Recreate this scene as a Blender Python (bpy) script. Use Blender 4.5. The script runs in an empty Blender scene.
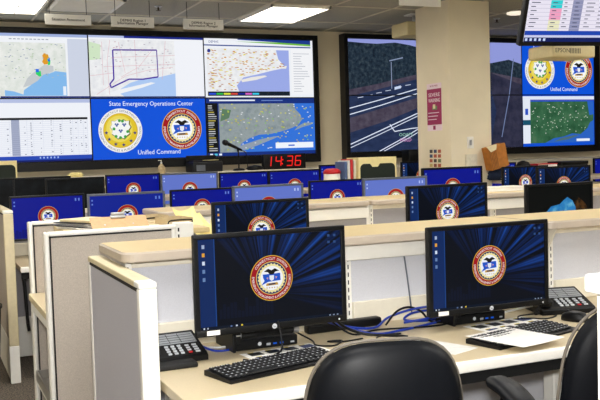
import bpy, bmesh, math, random
from mathutils import Vector, Matrix
random.seed(7)
S = bpy.context.scene
COL = S.collection
PI = math.pi

# ------------------------------------------------------------------ materials
def lin(c):
    return tuple((x / 12.92 if x <= .04045 else ((x + .055) / 1.055) ** 2.4) for x in c)
def rgb(h):
    h = h.lstrip('#')
    return tuple(int(h[i:i + 2], 16) / 255 for i in (0, 2, 4))
_M = {}
def _new(name):
    m = bpy.data.materials.new(name); m.use_nodes = True
    nt = m.node_tree; b = nt.nodes['Principled BSDF']
    return m, nt, b
def pm(name, col, rough=.5, metal=0, var=.06, scale=40, bump=0, coat=0, spec=None):
    """principled with a procedural noise variation in its colour"""
    if name in _M: return _M[name]
    m, nt, b = _new(name)
    c = lin(rgb(col))
    tc = nt.nodes.new('ShaderNodeTexCoord'); n = nt.nodes.new('ShaderNodeTexNoise')
    n.inputs['Scale'].default_value = scale; n.inputs['Detail'].default_value = 3
    nt.links.new(tc.outputs['Object'], n.inputs['Vector'])
    r = nt.nodes.new('ShaderNodeValToRGB')
    r.color_ramp.elements[0].position = .35; r.color_ramp.elements[1].position = .65
    r.color_ramp.elements[0].color = tuple(x * (1 - var) for x in c) + (1,)
    r.color_ramp.elements[1].color = tuple(min(1, x * (1 + var)) for x in c) + (1,)
    nt.links.new(n.outputs['Fac'], r.inputs['Fac']); nt.links.new(r.outputs['Color'], b.inputs['Base Color'])
    b.inputs['Roughness'].default_value = rough; b.inputs['Metallic'].default_value = metal
    if spec is not None: b.inputs['Specular IOR Level'].default_value = spec
    if coat: b.inputs['Coat Weight'].default_value = coat
    if bump:
        bp = nt.nodes.new('ShaderNodeBump'); bp.inputs['Strength'].default_value = bump
        bp.inputs['Distance'].default_value = .002
        nt.links.new(n.outputs['Fac'], bp.inputs['Height']); nt.links.new(bp.outputs['Normal'], b.inputs['Normal'])
    _M[name] = m
    return m
def em(col, st=1.0):
    """a lit screen colour"""
    k = 'lit_%s_%g' % (col, st)
    if k in _M: return _M[k]
    m, nt, b = _new(k)
    c = lin(rgb(col))
    b.inputs['Base Color'].default_value = (.004, .004, .004, 1)
    b.inputs['Roughness'].default_value = .35
    b.inputs['Specular IOR Level'].default_value = .08
    b.inputs['Emission Color'].default_value = c + (1,)
    b.inputs['Emission Strength'].default_value = st
    _M[k] = m
    return m
def em_noise(name, cols, scale=8, detail=6, st=1.0, stretch=(1, 1, 1), rough=.6):
    if name in _M: return _M[name]
    m, nt, b = _new(name)
    b.inputs['Base Color'].default_value = (.004, .004, .004, 1); b.inputs['Roughness'].default_value = .35
    b.inputs['Specular IOR Level'].default_value = .08
    tc = nt.nodes.new('ShaderNodeTexCoord'); mp = nt.nodes.new('ShaderNodeMapping')
    mp.inputs['Scale'].default_value = stretch
    n = nt.nodes.new('ShaderNodeTexNoise'); n.inputs['Scale'].default_value = scale; n.inputs['Detail'].default_value = detail
    n.inputs['Roughness'].default_value = rough
    r = nt.nodes.new('ShaderNodeValToRGB'); cr = r.color_ramp
    while len(cr.elements) < len(cols): cr.elements.new(.5)
    for i, (p, c) in enumerate(cols):
        cr.elements[i].position = p; cr.elements[i].color = lin(rgb(c)) + (1,)
    nt.links.new(tc.outputs['Object'], mp.inputs['Vector']); nt.links.new(mp.outputs['Vector'], n.inputs['Vector'])
    nt.links.new(n.outputs['Fac'], r.inputs['Fac']); nt.links.new(r.outputs['Color'], b.inputs['Emission Color'])
    b.inputs['Emission Strength'].default_value = st
    _M[name] = m
    return m
def em_rays(name):
    """dark navy wallpaper picture with blue rays fanning out to the upper right"""
    if name in _M: return _M[name]
    m, nt, b = _new(name)
    N = nt.nodes.new; L = nt.links.new
    b.inputs['Base Color'].default_value = (.004, .004, .004, 1); b.inputs['Roughness'].default_value = .35
    b.inputs['Specular IOR Level'].default_value = .08
    tc = N('ShaderNodeTexCoord'); sp = N('ShaderNodeSeparateXYZ'); L(tc.outputs['Object'], sp.inputs[0])
    def math_(op, a, bb=None, cc=None):
        q = N('ShaderNodeMath'); q.operation = op
        for i, v in enumerate((a, bb, cc)):
            if v is None: continue
            if isinstance(v, (int, float)): q.inputs[i].default_value = v
            else: L(v, q.inputs[i])
        return q.outputs[0]
    x = math_('ADD', sp.outputs['X'], .03); z = math_('SUBTRACT', sp.outputs['Z'], .125)
    ang = math_('ARCTAN2', z, x)
    cb = N('ShaderNodeCombineXYZ'); L(math_('MULTIPLY', ang, 5.2), cb.inputs[0])
    n = N('ShaderNodeTexNoise'); n.inputs['Scale'].default_value = 1.6; n.inputs['Detail'].default_value = 2.5
    n.inputs['Roughness'].default_value = .65
    L(cb.outputs[0], n.inputs['Vector'])
    st = N('ShaderNodeMapRange'); st.inputs[1].default_value = .45; st.inputs[2].default_value = .68
    L(n.outputs['Fac'], st.inputs[0])
    # the rays live in the sector from straight up to straight right
    up = N('ShaderNodeMapRange'); up.inputs[1].default_value = -.35; up.inputs[2].default_value = .25
    L(ang, up.inputs[0])
    lf = N('ShaderNodeMapRange'); lf.inputs[1].default_value = 2.35; lf.inputs[2].default_value = 1.5
    L(ang, lf.inputs[0])
    rad = math_('SQRT', math_('ADD', math_('MULTIPLY', x, x), math_('MULTIPLY', z, z)))
    rr = N('ShaderNodeMapRange'); rr.inputs[1].default_value = .02; rr.inputs[2].default_value = .2
    L(rad, rr.inputs[0])
    f = math_('MULTIPLY', math_('MULTIPLY', st.outputs[0], up.outputs[0]), math_('MULTIPLY', lf.outputs[0], rr.outputs[0]))
    f = math_('MULTIPLY', f, .9)
    r = N('ShaderNodeValToRGB'); cr = r.color_ramp
    cr.elements[0].color = lin(rgb('#020816')) + (1,); cr.elements[1].color = lin(rgb('#1d58b8')) + (1,)
    e = cr.elements.new(.45); e.color = lin(rgb('#0a2e70')) + (1,)
    L(f, r.inputs['Fac']); L(r.outputs['Color'], b.inputs['Emission Color'])
    b.inputs['Emission Strength'].default_value = .9
    _M[name] = m
    return m

CREAM = pm('counter_laminate', '#d1bb88', .42, var=.03, scale=220)
LIP = pm('counter_edge_trim', '#bdb0a0', .4, var=.02)
WHITE = pm('white_enamel', '#f4f2ea', .38, var=.01)
RAIL = pm('cream_rail', '#e9e2cf', .45, var=.02)
CAP = pm('cap_beige', '#d8cba6', .5, var=.03)
FAB = pm('panel_fabric_light', '#cfd0d7', .95, var=.10, scale=420, bump=.25)
FABW = pm('panel_fabric_warm', '#c2b8ac', .95, var=.12, scale=420, bump=.25)
FABG = pm('panel_fabric_grey', '#a3a1a5', .95, var=.12, scale=420, bump=.25)
DESK = pm('desk_laminate', '#d0c09e', .4, var=.03, scale=160)
EDGE = pm('desk_edge', '#f6f3ea', .35, var=.01)
BLACK = pm('black_plastic', '#08090b', .42, var=.1, spec=.3)
BLACKM = pm('black_matte', '#060708', .7, var=.1)
DGREY = pm('dark_grey_plastic', '#17191d', .45, var=.08, spec=.3)
MGREY = pm('mid_grey_plastic', '#5f6570', .4, var=.05)
SILVER = pm('silver_metal', '#c3c6ca', .3, metal=.9, var=.03)
LEATHER = pm('black_leather', '#070a10', .46, var=.15, scale=180, bump=.12, spec=.22)
RUBBER = pm('rubber_grey', '#1d1d1f', .6, var=.06)
TAUPE = pm('taupe_piping', '#6d665b', .55, var=.04)
WALLM = pm('wall_paint', '#e0d4b8', .85, var=.02, scale=5)
PILL = pm('pillar_paint', '#eadfc4', .8, var=.02, scale=6)
PAPER = pm('white_paper', '#f5f3ee', .8, var=.02)
PAPERC = pm('cream_paper', '#f2e29a', .8, var=.05, scale=20)
BLUEC = pm('blue_cable', '#1438a8', .4, var=.08)
WHITEC = pm('white_cable', '#dcdcdc', .45, var=.04)
KEYC = pm('key_caps', '#14161a', .5, var=.1)
KEYL = pm('pale_keys', '#c9cdd2', .45, var=.04)
LCD = pm('phone_display', '#a4a9ae', .3, var=.06)
CARD = pm('orange_cardboard', '#b8742c', .75, var=.12, scale=25)
CARDD = pm('cardboard_edge', '#8a5a2a', .8, var=.12, scale=25)
TRAYB = pm('tray_beige', '#bba985', .6, var=.04)
TANB = pm('hardboard', '#c49c70', .6, var=.06, scale=60)
RED = pm('red_plastic', '#c81a22', .4, var=.04)
NAVYF = pm('navy_fabric', '#12203a', .9, var=.2, scale=30, bump=.4)

# ------------------------------------------------------------------ mesh builder
class MB:
    def __init__(s): s.v = []; s.f = []; s.m = []; s.mats = []; s.sm = []
    def mi(s, m):
        if m not in s.mats: s.mats.append(m)
        return s.mats.index(m)
    def add(s, vs, fs, m, smooth=False, M=None):
        o = len(s.v); k = s.mi(m)
        for p in vs:
            p = Vector(p)
            if M is not None: p = M @ p
            s.v.append(tuple(p))
        for f in fs: s.f.append([i + o for i in f]); s.m.append(k); s.sm.append(smooth)
        return s
    def box(s, x0, x1, y0, y1, z0, z1, m, bev=0, seg=2, M=None):
        bm = bmesh.new(); bmesh.ops.create_cube(bm, size=1)
        for v in bm.verts:
            v.co = Vector(((x0 + x1) / 2 + v.co.x * (x1 - x0), (y0 + y1) / 2 + v.co.y * (y1 - y0), (z0 + z1) / 2 + v.co.z * (z1 - z0)))
        if bev:
            bev = min(bev, .49 * min(abs(x1 - x0), abs(y1 - y0), abs(z1 - z0)))
            bmesh.ops.bevel(bm, geom=bm.edges[:], offset=bev, segments=seg, profile=.5, affect='EDGES')
        bm.verts.index_update()
        s.add([v.co.copy() for v in bm.verts], [[v.index for v in f.verts] for f in bm.faces], m, bool(bev) and seg > 2, M)
        bm.free(); return s
    def cyl(s, c, r, h, m, seg=20, axis='z', r2=None, M=None, smooth=True):
        r2 = r if r2 is None else r2
        vs = []
        for k, (rr, t) in enumerate(((r, 0), (r2, h))):
            for i in range(seg):
                a = 2 * PI * i / seg; p = (rr * math.cos(a), rr * math.sin(a), t)
                if axis == 'x': p = (p[2], p[0], p[1])
                if axis == 'y': p = (p[0], p[2], p[1])
                vs.append((c[0] + p[0], c[1] + p[1], c[2] + p[2]))
        s.add(vs, [[i, (i + 1) % seg, seg + (i + 1) % seg, seg + i] for i in range(seg)], m, smooth, M)
        s.add(vs, [list(range(seg))[::-1], list(range(seg, 2 * seg))], m, False, M)
        return s
    def lathe(s, prof, m, c=(0, 0, 0), seg=24, M=None, smooth=True):
        vs = []; fs = []
        for r, z in prof:
            for i in range(seg):
                a = 2 * PI * i / seg; vs.append((c[0] + r * math.cos(a), c[1] + r * math.sin(a), c[2] + z))
        for k in range(len(prof) - 1):
            for i in range(seg):
                j = (i + 1) % seg; fs.append([k * seg + i, k * seg + j, (k + 1) * seg + j, (k + 1) * seg + i])
        fs.append(list(range(seg))[::-1]); fs.append([(len(prof) - 1) * seg + i for i in range(seg)])
        return s.add(vs, fs, m, smooth, M)
    def tube(s, pts, r, m, seg=7, smooth_path=True, M=None):
        P = [Vector(p) for p in pts]
        if smooth_path and len(P) > 2:
            Q = []
            for i in range(len(P) - 1):
                p0 = P[max(i - 1, 0)]; p1 = P[i]; p2 = P[i + 1]; p3 = P[min(i + 2, len(P) - 1)]
                for k in range(6):
                    t = k / 6
                    Q.append(.5 * ((2 * p1) + (p2 - p0) * t + (2 * p0 - 5 * p1 + 4 * p2 - p3) * t * t + (3 * p1 - p0 - 3 * p2 + p3) * t ** 3))
            Q.append(P[-1]); P = Q
        vs = []; fs = []
        nrm = None
        for i, p in enumerate(P):
            d = (P[min(i + 1, len(P) - 1)] - P[max(i - 1, 0)])
            if d.length < 1e-9: d = Vector((0, 0, 1))
            d.normalize()
            if nrm is None:
                nrm = d.orthogonal().normalized()
            nrm = (nrm - d * nrm.dot(d))
            if nrm.length < 1e-6: nrm = d.orthogonal()
            nrm.normalize(); bn = d.cross(nrm)
            for k in range(seg):
                a = 2 * PI * k / seg; vs.append(p + (nrm * math.cos(a) + bn * math.sin(a)) * r)
        for i in range(len(P) - 1):
            for k in range(seg):
                j = (k + 1) % seg; fs.append([i * seg + k, i * seg + j, (i + 1) * seg + j, (i + 1) * seg + k])
        fs.append(list(range(seg))[::-1]); fs.append([(len(P) - 1) * seg + k for k in range(seg)])
        return s.add(vs, fs, m, True, M)
    def prism(s, poly, z0, z1, m, M=None, plane='xy'):
        n = len(poly)
        def pt(p, t):
            return (p[0], p[1], t) if plane == 'xy' else ((p[0], t, p[1]) if plane == 'xz' else (t, p[0], p[1]))
        vs = [pt(p, z0) for p in poly] + [pt(p, z1) for p in poly]
        fs = [list(range(n))[::-1], list(range(n, 2 * n))] + [[i, (i + 1) % n, n + (i + 1) % n, n + i] for i in range(n)]
        return s.add(vs, fs, m, False, M)
    def build(s, name, parent=None, loc=None, fixn=True):
        me = bpy.data.meshes.new(name)
        me.from_pydata(s.v, [], s.f)
        for m in s.mats: me.materials.append(m)
        me.polygons.foreach_set('material_index', s.m)
        me.polygons.foreach_set('use_smooth', s.sm)
        me.update()
        if fixn:
            bm = bmesh.new(); bm.from_mesh(me); bmesh.ops.recalc_face_normals(bm, faces=bm.faces[:]); bm.to_mesh(me); bm.free()
        o = bpy.data.objects.new(name, me); COL.objects.link(o)
        if parent is not None: o.parent = parent
        if loc is not None: o.location = loc
        return o
def tag(o, label, cat, group=None):
    o['label'] = label; o['category'] = cat
    if group: o['group'] = group
    return o
def thing(name, label, cat, loc=(0, 0, 0), rz=0, group=None):
    o = bpy.data.objects.new(name, None); COL.objects.link(o)
    o.location = loc; o.rotation_euler = (0, 0, math.radians(rz)); o.empty_display_size = .1
    return tag(o, label, cat, group)
def struct(name, mb):
    o = mb.build(name); o['kind'] = 'structure'; return o
def rbox(x0, x1, y0, y1, z0, z1, m, bev=.004, seg=2, M=None): return MB().box(x0, x1, y0, y1, z0, z1, m, bev, seg, M)

# ------------------------------------------------------------------ flat artwork on screens, signs and pages
_TX = {}
def text_tris(s):
    """glyph outlines filled to triangles; height of a capital = about .72"""
    if s in _TX: return _TX[s]
    cu = bpy.data.curves.new('t', 'FONT'); cu.body = s; cu.size = 1; cu.resolution_u = 2
    ob = bpy.data.objects.new('t', cu); COL.objects.link(ob)
    dg = bpy.context.evaluated_depsgraph_get(); ev = ob.evaluated_get(dg)
    me = ev.to_mesh()
    vs = [(v.co.x, v.co.y) for v in me.vertices]; fs = [list(p.vertices) for p in me.polygons]
    ev.to_mesh_clear(); bpy.data.objects.remove(ob); bpy.data.curves.remove(cu)
    w = max([v[0] for v in vs] + [0.01])
    _TX[s] = (vs, fs, w)
    return _TX[s]
class Art:
    """2-D layers on the plane y = -layer*step, x right, z up"""
    def __init__(s, mb=None, step=.0003, y0=0.0, clip=None): s.mb = mb or MB(); s.k = 0; s.step = step; s.y0 = y0; s.clip = clip
    def _y(s): s.k += 1; return s.y0 - s.k * s.step
    def _cl(s, P):
        if not s.clip: return P
        x0, x1, z0, z1 = s.clip
        for ax, lim, sg in ((0, x0, 1), (0, x1, -1), (1, z0, 1), (1, z1, -1)):
            if len(P) < 3: return []
            Q = []
            for i in range(len(P)):
                a, b = P[i - 1], P[i]
                ia = (a[ax] - lim) * sg >= 0; ib = (b[ax] - lim) * sg >= 0
                if ia != ib:
                    t = (lim - a[ax]) / (b[ax] - a[ax]); Q.append((a[0] + (b[0] - a[0]) * t, a[1] + (b[1] - a[1]) * t))
                if ib: Q.append(b)
            P = Q
        return P
    def poly(s, P, m, y=None):
        P = s._cl(list(P))
        if len(P) < 3: return s
        y = s._y() if y is None else y
        s.mb.add([(p[0], y, p[1]) for p in P], [list(range(len(P)))], m); return s
    def rect(s, x0, x1, z0, z1, m, y=None): return s.poly([(x0, z0), (x1, z0), (x1, z1), (x0, z1)], m, y)
    def disc(s, x, z, r, m, seg=40, sc=1): return s.poly([(x + r * math.cos(2 * PI * i / seg), z + sc * r * math.sin(2 * PI * i / seg)) for i in range(seg)], m)
    def star(s, x, z, r, m, y=None, n=5):
        return s.poly([(x + r * (1 if i % 2 == 0 else .42) * math.sin(PI * i / n), z + r * (1 if i % 2 == 0 else .42) * math.cos(PI * i / n)) for i in range(2 * n)], m, y)
    def line(s, pts, w, m, y=None):
        y = s._y() if y is None else y
        for a, b in zip(pts, pts[1:]):
            dx, dz = b[0] - a[0], b[1] - a[1]; l = math.hypot(dx, dz) or 1; nx, nz = -dz / l * w / 2, dx / l * w / 2
            s.poly([(a[0] + nx, a[1] + nz), (b[0] + nx, b[1] + nz), (b[0] - nx, b[1] - nz), (a[0] - nx, a[1] - nz)], m, y)
        return s
    def text(s, t, x, z, h, m, align='l', w=None, bold=0):
        vs, fs, tw = text_tris(t); k = h / .72; kx = k if w is None else w / tw
        ox = x - (tw * kx / 2 if align == 'c' else (tw * kx if align == 'r' else 0)); y = s._y()
        s.mb.add([(ox + v[0] * kx, y, z + v[1] * k) for v in vs], fs, m)
        if bold: s.mb.add([(ox + v[0] * kx + bold, y - .00002, z + v[1] * k) for v in vs], fs, m)
        return s
    def arc(s, t, x, z, r, h, m, a0, a1, inside=False):
        """text along a circle, from angle a0 to a1 in degrees (clockwise when a1<a0)"""
        vs, fs, tw = text_tris(t); y = s._y(); out = []
        for vx, vy in vs:
            a = math.radians(a0 + (a1 - a0) * vx / tw); rr = r + vy * h / .72 * (-1 if inside else 1)
            out.append((x + rr * math.cos(a), y, z + rr * math.sin(a)))
        s.mb.add(out, fs, m); return s

def seal_emergency(A, x, z, r, st=1.0, text=True):
    """round red-ringed seal: blue state outline, eagle, ribbon"""
    A.disc(x, z, r, em('#d8b03a', st)); A.disc(x, z, r * .965, em('#a01420', st), 56)
    if text:
        A.arc('CONNECTICUT  DIVISION', x, z, r * .80, r * .11, em('#ffffff', st), 150, 30)
        A.arc('EMERGENCY MANAGEMENT & HOMELAND SECURITY', x, z, r * .915, r * .11, em('#ffffff', st), 172, 368, True)
    A.disc(x, z, r * .73, em('#e8cf70', st)); A.disc(x, z, r * .70, em('#1b2a66', st))
    n = 26
    A.poly([(x + r * (.66 if i % 2 else .60) * math.cos(PI * i / n), z + r * (.66 if i % 2 else .60) * math.sin(PI * i / n)) for i in range(2 * n)], em('#efe2a4', st))
    A.disc(x, z, r * .53, em('#f4f6fa', st))
    q = lambda P: [(x + a * r, z + b * r) for a, b in P]
    A.poly(q([(-.42, .18), (.40, .20), (.42, -.12), (.12, -.14), (-.18, -.16), (-.50, -.30), (-.34, -.10), (-.40, .02)]), em('#1c55c8', st))
    A.poly(q([(-.36, .30), (-.16, .42), (0, .34), (.16, .42), (.36, .30), (.18, .27), (.08, .16), (-.08, .16), (-.18, .27)]), em('#171512', st))
    A.poly(q([(-.11, .12), (.11, .12), (.10, -.06), (0, -.13), (-.10, -.06)]), em('#e8ecf4', st))
    A.poly(q([(-.26, .02), (-.16, .05), (-.18, -.06)]), em('#d8a0a0', st)); A.poly(q([(.26, .04), (.17, .07), (.19, -.05)]), em('#d8a0a0', st))
    A.poly(q([(-.26, -.22), (.26, -.20), (.30, -.31), (-.28, -.33)]), em('#c79a3a', st)); A.poly(q([(-.16, -.235), (.16, -.225), (.17, -.285), (-.17, -.295)]), em('#20305e', st))
    y = A._y()
    for i in range(5): A.star(x + (-.24 + .12 * i) * r, z - .42 * r, .045 * r, em('#c79a3a', st), y)
def seal_department(A, x, z, r, st=1.0):
    """round white-ringed gold seal: white shield with vines, six blue stars"""
    A.disc(x, z, r, em('#f2f0ea', st), 56)
    A.arc('CONNECTICUT DEPARTMENT OF', x, z, r * .84, r * .11, em('#4a5480', st), 158, 22)
    A.arc('EMERGENCY SERVICES & PUBLIC PROTECTION', x, z, r * .95, r * .10, em('#4a5480', st), 170, 370, True)
    A.disc(x, z, r * .79, em('#c9a21c', st)); A.disc(x, z, r * .765, em('#e0c22c', st))
    A.disc(x - .05 * r, z + .08 * r, r * .60, em('#ead75c', st)); A.disc(x - .06 * r, z + .10 * r, r * .44, em('#f2e690', st))
    sh = [(0, .44), (.12, .50), (.24, .42), (.40, .44), (.38, .28), (.46, .16), (.36, .02), (.40, -.14), (.26, -.24), (.14, -.36), (0, -.30), (-.14, -.36), (-.26, -.24), (-.40, -.14), (-.36, .02), (-.46, .16), (-.38, .28), (-.40, .44), (-.24, .42), (-.12, .50)]
    A.poly([(x + a * r * 1.08 + .02 * r, z + b * r * 1.08 - .02 * r) for a, b in sh], em('#6f6a3a', st))
    A.poly([(x + a * r, z + b * r) for a, b in sh], em('#f3f5f2', st))
    for a, b in ((-.04, .45), (.1, .43), (-.3, .08), (.32, -.05), (-.22, -.26), (.2, -.28), (-.02, -.32)): A.disc(x + a * r, z + b * r, .07 * r, em('#3fa046', st), 10)
    for a, b in ((-.17, .22), (.17, .22), (0, -.06)):
        for da, db in ((0, 0), (-.05, .07), (.05, .07)): A.disc(x + (a + da) * r, z + (b + db) * r, .045 * r, em('#2a4e9a', st), 8)
    y = A._y()
    for an in (180 + 8, 180 + 36, 180 + 68, 180 + 100, 180 + 134, 360 - 10):
        A.star(x + .66 * r * math.cos(math.radians(an)), z + .66 * r * math.sin(math.radians(an)), .095 * r, em('#1c2a80', st), y)

# ------------------------------------------------------------------ room shell
X0, X1, Y0, Y1, ZC = -2.6, 11.0, -3.4, 8.62, 2.72
def carpet():
    m, nt, b = _new('carpet'); N = nt.nodes.new; L = nt.links.new
    tc = N('ShaderNodeTexCoord'); n = N('ShaderNodeTexNoise'); n.inputs['Scale'].default_value = 95; n.inputs['Detail'].default_value = 4
    r = N('ShaderNodeValToRGB'); cr = r.color_ramp; cr.elements[0].position = .38; cr.elements[1].position = .64
    cr.elements[0].color = lin(rgb('#2c2a28')) + (1,); cr.elements[1].color = lin(rgb('#7d7163')) + (1,)
    L(tc.outputs['Object'], n.inputs['Vector']); L(n.outputs['Fac'], r.inputs['Fac']); L(r.outputs['Color'], b.inputs['Base Color'])
    b.inputs['Roughness'].default_value = 1; return m
struct('floor', MB().box(X0, X1, Y0, Y1, -.1, 0, carpet()))
CEIL = pm('ceiling_tile', '#a3a39b', .95, var=.10, scale=90, bump=.4); TBAR = pm('ceiling_bar', '#c9c4b6', .6, var=.02)
mb = MB().box(X0, X1, Y0, Y1, ZC, ZC + .1, CEIL)
GX = [1.06 + .61 * k for k in range(-6, 17)]; GY = [7.98, 7.08] + [7.08 - 1.22 * k for k in range(1, 9)]
for x in GX: mb.box(x - .012, x + .012, Y0, Y1, ZC - .006, ZC + .001, TBAR)
for y in GY: mb.box(X0, X1, y - .012, y + .012, ZC - .0065, ZC + .001, TBAR)
struct('ceiling', mb)
struct('wall_back', MB().box(X0, X1, Y1, Y1 + .1, 0, ZC, WALLM))
struct('wall_front', MB().box(X0, X1, Y0 - .1, Y0, 0, ZC, WALLM))
struct('wall_left', MB().box(X0 - .1, X0, Y0, Y1, 0, ZC, WALLM))
struct('wall_right', MB().box(X1, X1 + .1, Y0, Y1, 0, ZC, WALLM))
struct('wall_pillar', rbox(4.35, 4.79, 6.53, 7.08, 0, ZC, PILL, .008, 3))
# the low cupboard front that runs below the video walls
mb = MB().box(X0, X1, 8.14, Y1, 0, 1.225, WALLM).box(X0, X1, 8.12, Y1, 1.225, 1.25, RAIL)
struct('trim_1', mb)

# ------------------------------------------------------------------ ceiling fittings
def emis(name, col, st, base=.8):
    if name in _M: return _M[name]
    m, nt, b = _new(name); b.inputs['Base Color'].default_value = (base, base, base, 1)
    b.inputs['Emission Color'].default_value = lin(rgb(col)) + (1,); b.inputs['Emission Strength'].default_value = st
    _M[name] = m; return m
LAMP_FAR = emis('tube_light_far', '#fff6e6', 11); FILL_LAMP = emis('fill_light', '#fffcf8', 15); FILL_LAMP_MID = emis('fill_light_mid', '#fff8ec', 9.5)
def ceiling_light(x0, x1, y0, y1, label, lamp):
    t = thing('ceiling_light', label, 'light', ((x0 + x1) / 2, (y0 + y1) / 2, ZC - .03), 0, 'recessed ceiling lights')
    w, d = (x1 - x0) / 2, (y1 - y0) / 2
    f = MB()
    for a in ((-w, -w + .02, -d, d), (w - .02, w, -d, d), (-w, w, -d, -d + .02), (-w, w, d - .02, d)): f.box(a[0], a[1], a[2], a[3], 0, .0299, WHITE)
    f.build('frame', t)
    MB().box(-w + .02, w - .02, -d + .02, d - .02, .02, .0299, lamp).build('diffuser', t)
    l = MB()
    for i in range(1, 3): l.box(-w + 2 * w * i / 3 - .005, -w + 2 * w * i / 3 + .005, -d + .02, d - .02, .002, .02, WHITE)
    for i in range(1, 6): l.box(-w + .02, w - .02, -d + 2 * d * i / 6 - .005, -d + 2 * d * i / 6 + .005, .002, .02, WHITE)
    l.build('louver', t)
ceiling_light(2.905, 3.485, 7.09, 7.965, 'lit ceiling light panel above the map screens, left of the pillar', LAMP_FAR)
ceiling_light(.455, 1.045, 7.09, 7.965, 'lit ceiling light panel in the top left corner of the view', LAMP_FAR)
for i, (x, y) in enumerate(((-1.4, 3.45), (.43, 1.02), (2.87, 1.02), (.43, 3.45), (2.87, 3.45), (5.31, 1.02), (5.31, 3.45), (7.75, 3.45), (.43, -1.42), (2.87, -1.42), (5.31, -1.42))):  # unseen panels, added to brighten the front of the room
    ceiling_light(x + .01, x + .6, y + .02, y + 1.2, 'added ceiling light panel outside the view, over the desks', FILL_LAMP)
for x in (-1.4, .43, 2.87, 5.31, 7.75):  # unseen row, added to throw more light on the back wall
    ceiling_light(x + .01, x + .6, 4.90, 5.84, 'added ceiling light panel outside the view, over the far desks', FILL_LAMP_MID)
t = thing('ceiling_vent', 'white louvred ceiling air vent beside the corner light', 'vent', (1.38, 7.5, ZC - .02))
MB().box(-.28, .28, -.3, .3, .012, .0199, pm('vent_back', '#54524c', .8)).build('backing', t)
f = MB()
for a in ((-.28, -.25, -.3, .3), (.25, .28, -.3, .3), (-.28, .28, -.3, -.27), (-.28, .28, .27, .3)): f.box(*a, 0, .018, WHITE)
f.build('frame', t)
f = MB()
for i in range(9): f.box(-.25, .25, -.26 + .06 * i, -.235 + .06 * i, .002, .012, WHITE)
f.build('slat', t)
def sprinkler(x, y, label):
    t = thing('fire_sprinkler', label, 'sprinkler', (x, y, ZC - .045), 0, 'sprinkler heads in the ceiling')
    MB().lathe([(.035, .044), (.03, .034), (.008, .03)], SILVER).build('escutcheon', t)
    MB().lathe([(.007, .034), (.009, .015), (.006, .004), (.022, .002), (.022, 0)], pm('brass_dark', '#5a4a34', .4, metal=.6)).build('head', t)
sprinkler(1.99, 7.44, 'small ceiling sprinkler head above the map screens')
sprinkler(5.49, 7.36, 'small ceiling sprinkler head right of the pillar')
tag(MB().lathe([(.09, .02), (.09, .006), (.07, 0)], emis('down_light', '#fff0d8', .9), (5.45, 7.0, ZC - .021)).build('recessed_light'), 'small round recessed light in the ceiling right of the pillar', 'light')

SIGN = pm('sign_white', '#f4f4f0', .6, var=.01); INK = pm('sign_ink', '#2b2b2e', .7)
def hang_sign(x0, x1, y, z0, z1, lines, label):
    t = thing('hanging_sign', label, 'sign', ((x0 + x1) / 2, y, z0), 0, 'paper placards hung from the ceiling')
    w = (x1 - x0) / 2; h = z1 - z0
    rbox(-w, w, -.004, .004, 0, h, SIGN, .002).build('board', t)
    if lines:
        A = Art(y0=-.0042)
        for i, s in enumerate(lines):
            A.text(s, 0, h * (.5 - .26 * i + .13 * (len(lines) - 1)) - .009, .022, INK, 'c', bold=.0012)
        A.mb.build('lettering', t, fixn=False)
    c = MB()
    for sx in (-w * .8, w * .8): c.tube([(sx, 0, h - .003), (sx, 0, ZC - z0)], .0025, DGREY, 5)
    c.build('wire', t)
hang_sign(1.0, 1.365, 7.2, 2.493, 2.578, ['Situation Assessment'], 'white hanging sign lettered Situation Assessment')
hang_sign(1.525, 1.885, 7.2, 2.49, 2.578, ['DEMHS Region 1', 'Information Manager'], 'white hanging sign lettered DEMHS Region 1, middle of three')
hang_sign(2.135, 2.495, 7.2, 2.487, 2.578, ['DEMHS Region 2', 'Information Manager'], 'white hanging sign lettered DEMHS Region 2, nearest the lit ceiling panel')
hang_sign(3.66, 4.06, 6.2, 2.585, 2.70, [], 'blank white hanging placard in front of the pillar top')

# ------------------------------------------------------------------ video walls
YS = 8.5
def frame_wall(x0, x1, z0, z1, ix0, ix1, iz0, iz1, label):
    t = thing('video_wall_frame', label, 'frame', ((x0 + x1) / 2, YS, z0), 0)
    c = (x0 + x1) / 2; f = MB()
    f.box(x0 - c, ix0 - c, -.012, .118, 0, z1 - z0, BLACK, .003)
    f.box(ix1 - c, x1 - c, -.012, .118, 0, z1 - z0, BLACK, .003)
    f.box(ix0 - c, ix1 - c, -.012, .118, 0, iz0 - z0, BLACK, .003)
    f.box(ix0 - c, ix1 - c, -.012, .118, iz1 - z0, z1 - z0, BLACK, .003)
    f.build('surround', t)
def display(x0, x1, z0, z1, label, draw):
    cx, cz = (x0 + x1) / 2, (z0 + z1) / 2; w, h = x1 - x0, z1 - z0
    t = thing('wall_display', label, 'screen', (cx, YS, z0), 0)
    rbox(-w / 2 + .001, w / 2 - .001, 0.001, .1, .001, h - .001, BLACK, .002).build('housing', t)
    g = .006
    A = Art(step=.0002, y0=.0008)
    A.clip = (-w / 2 + g, w / 2 - g, g, h - g)
    draw(A, -w / 2 + g, g, w - 2 * g, h - 2 * g)
    A.mb.build('picture', t, fixn=False)
def U(x, z, w, h):   # fraction -> local
    return lambda P: [(x + a * w, z + b * h) for a, b in P]
LAND = em_noise('map_land', [(.35, '#f0f2ee'), (.62, '#dde3dc')], 14, 5, .95)
LANDB = em_noise('map_land_white', [(.35, '#f6f7f8'), (.65, '#e6e8ec')], 16, 5, .95)
SEA = em('#86bdf0', .95)
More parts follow.
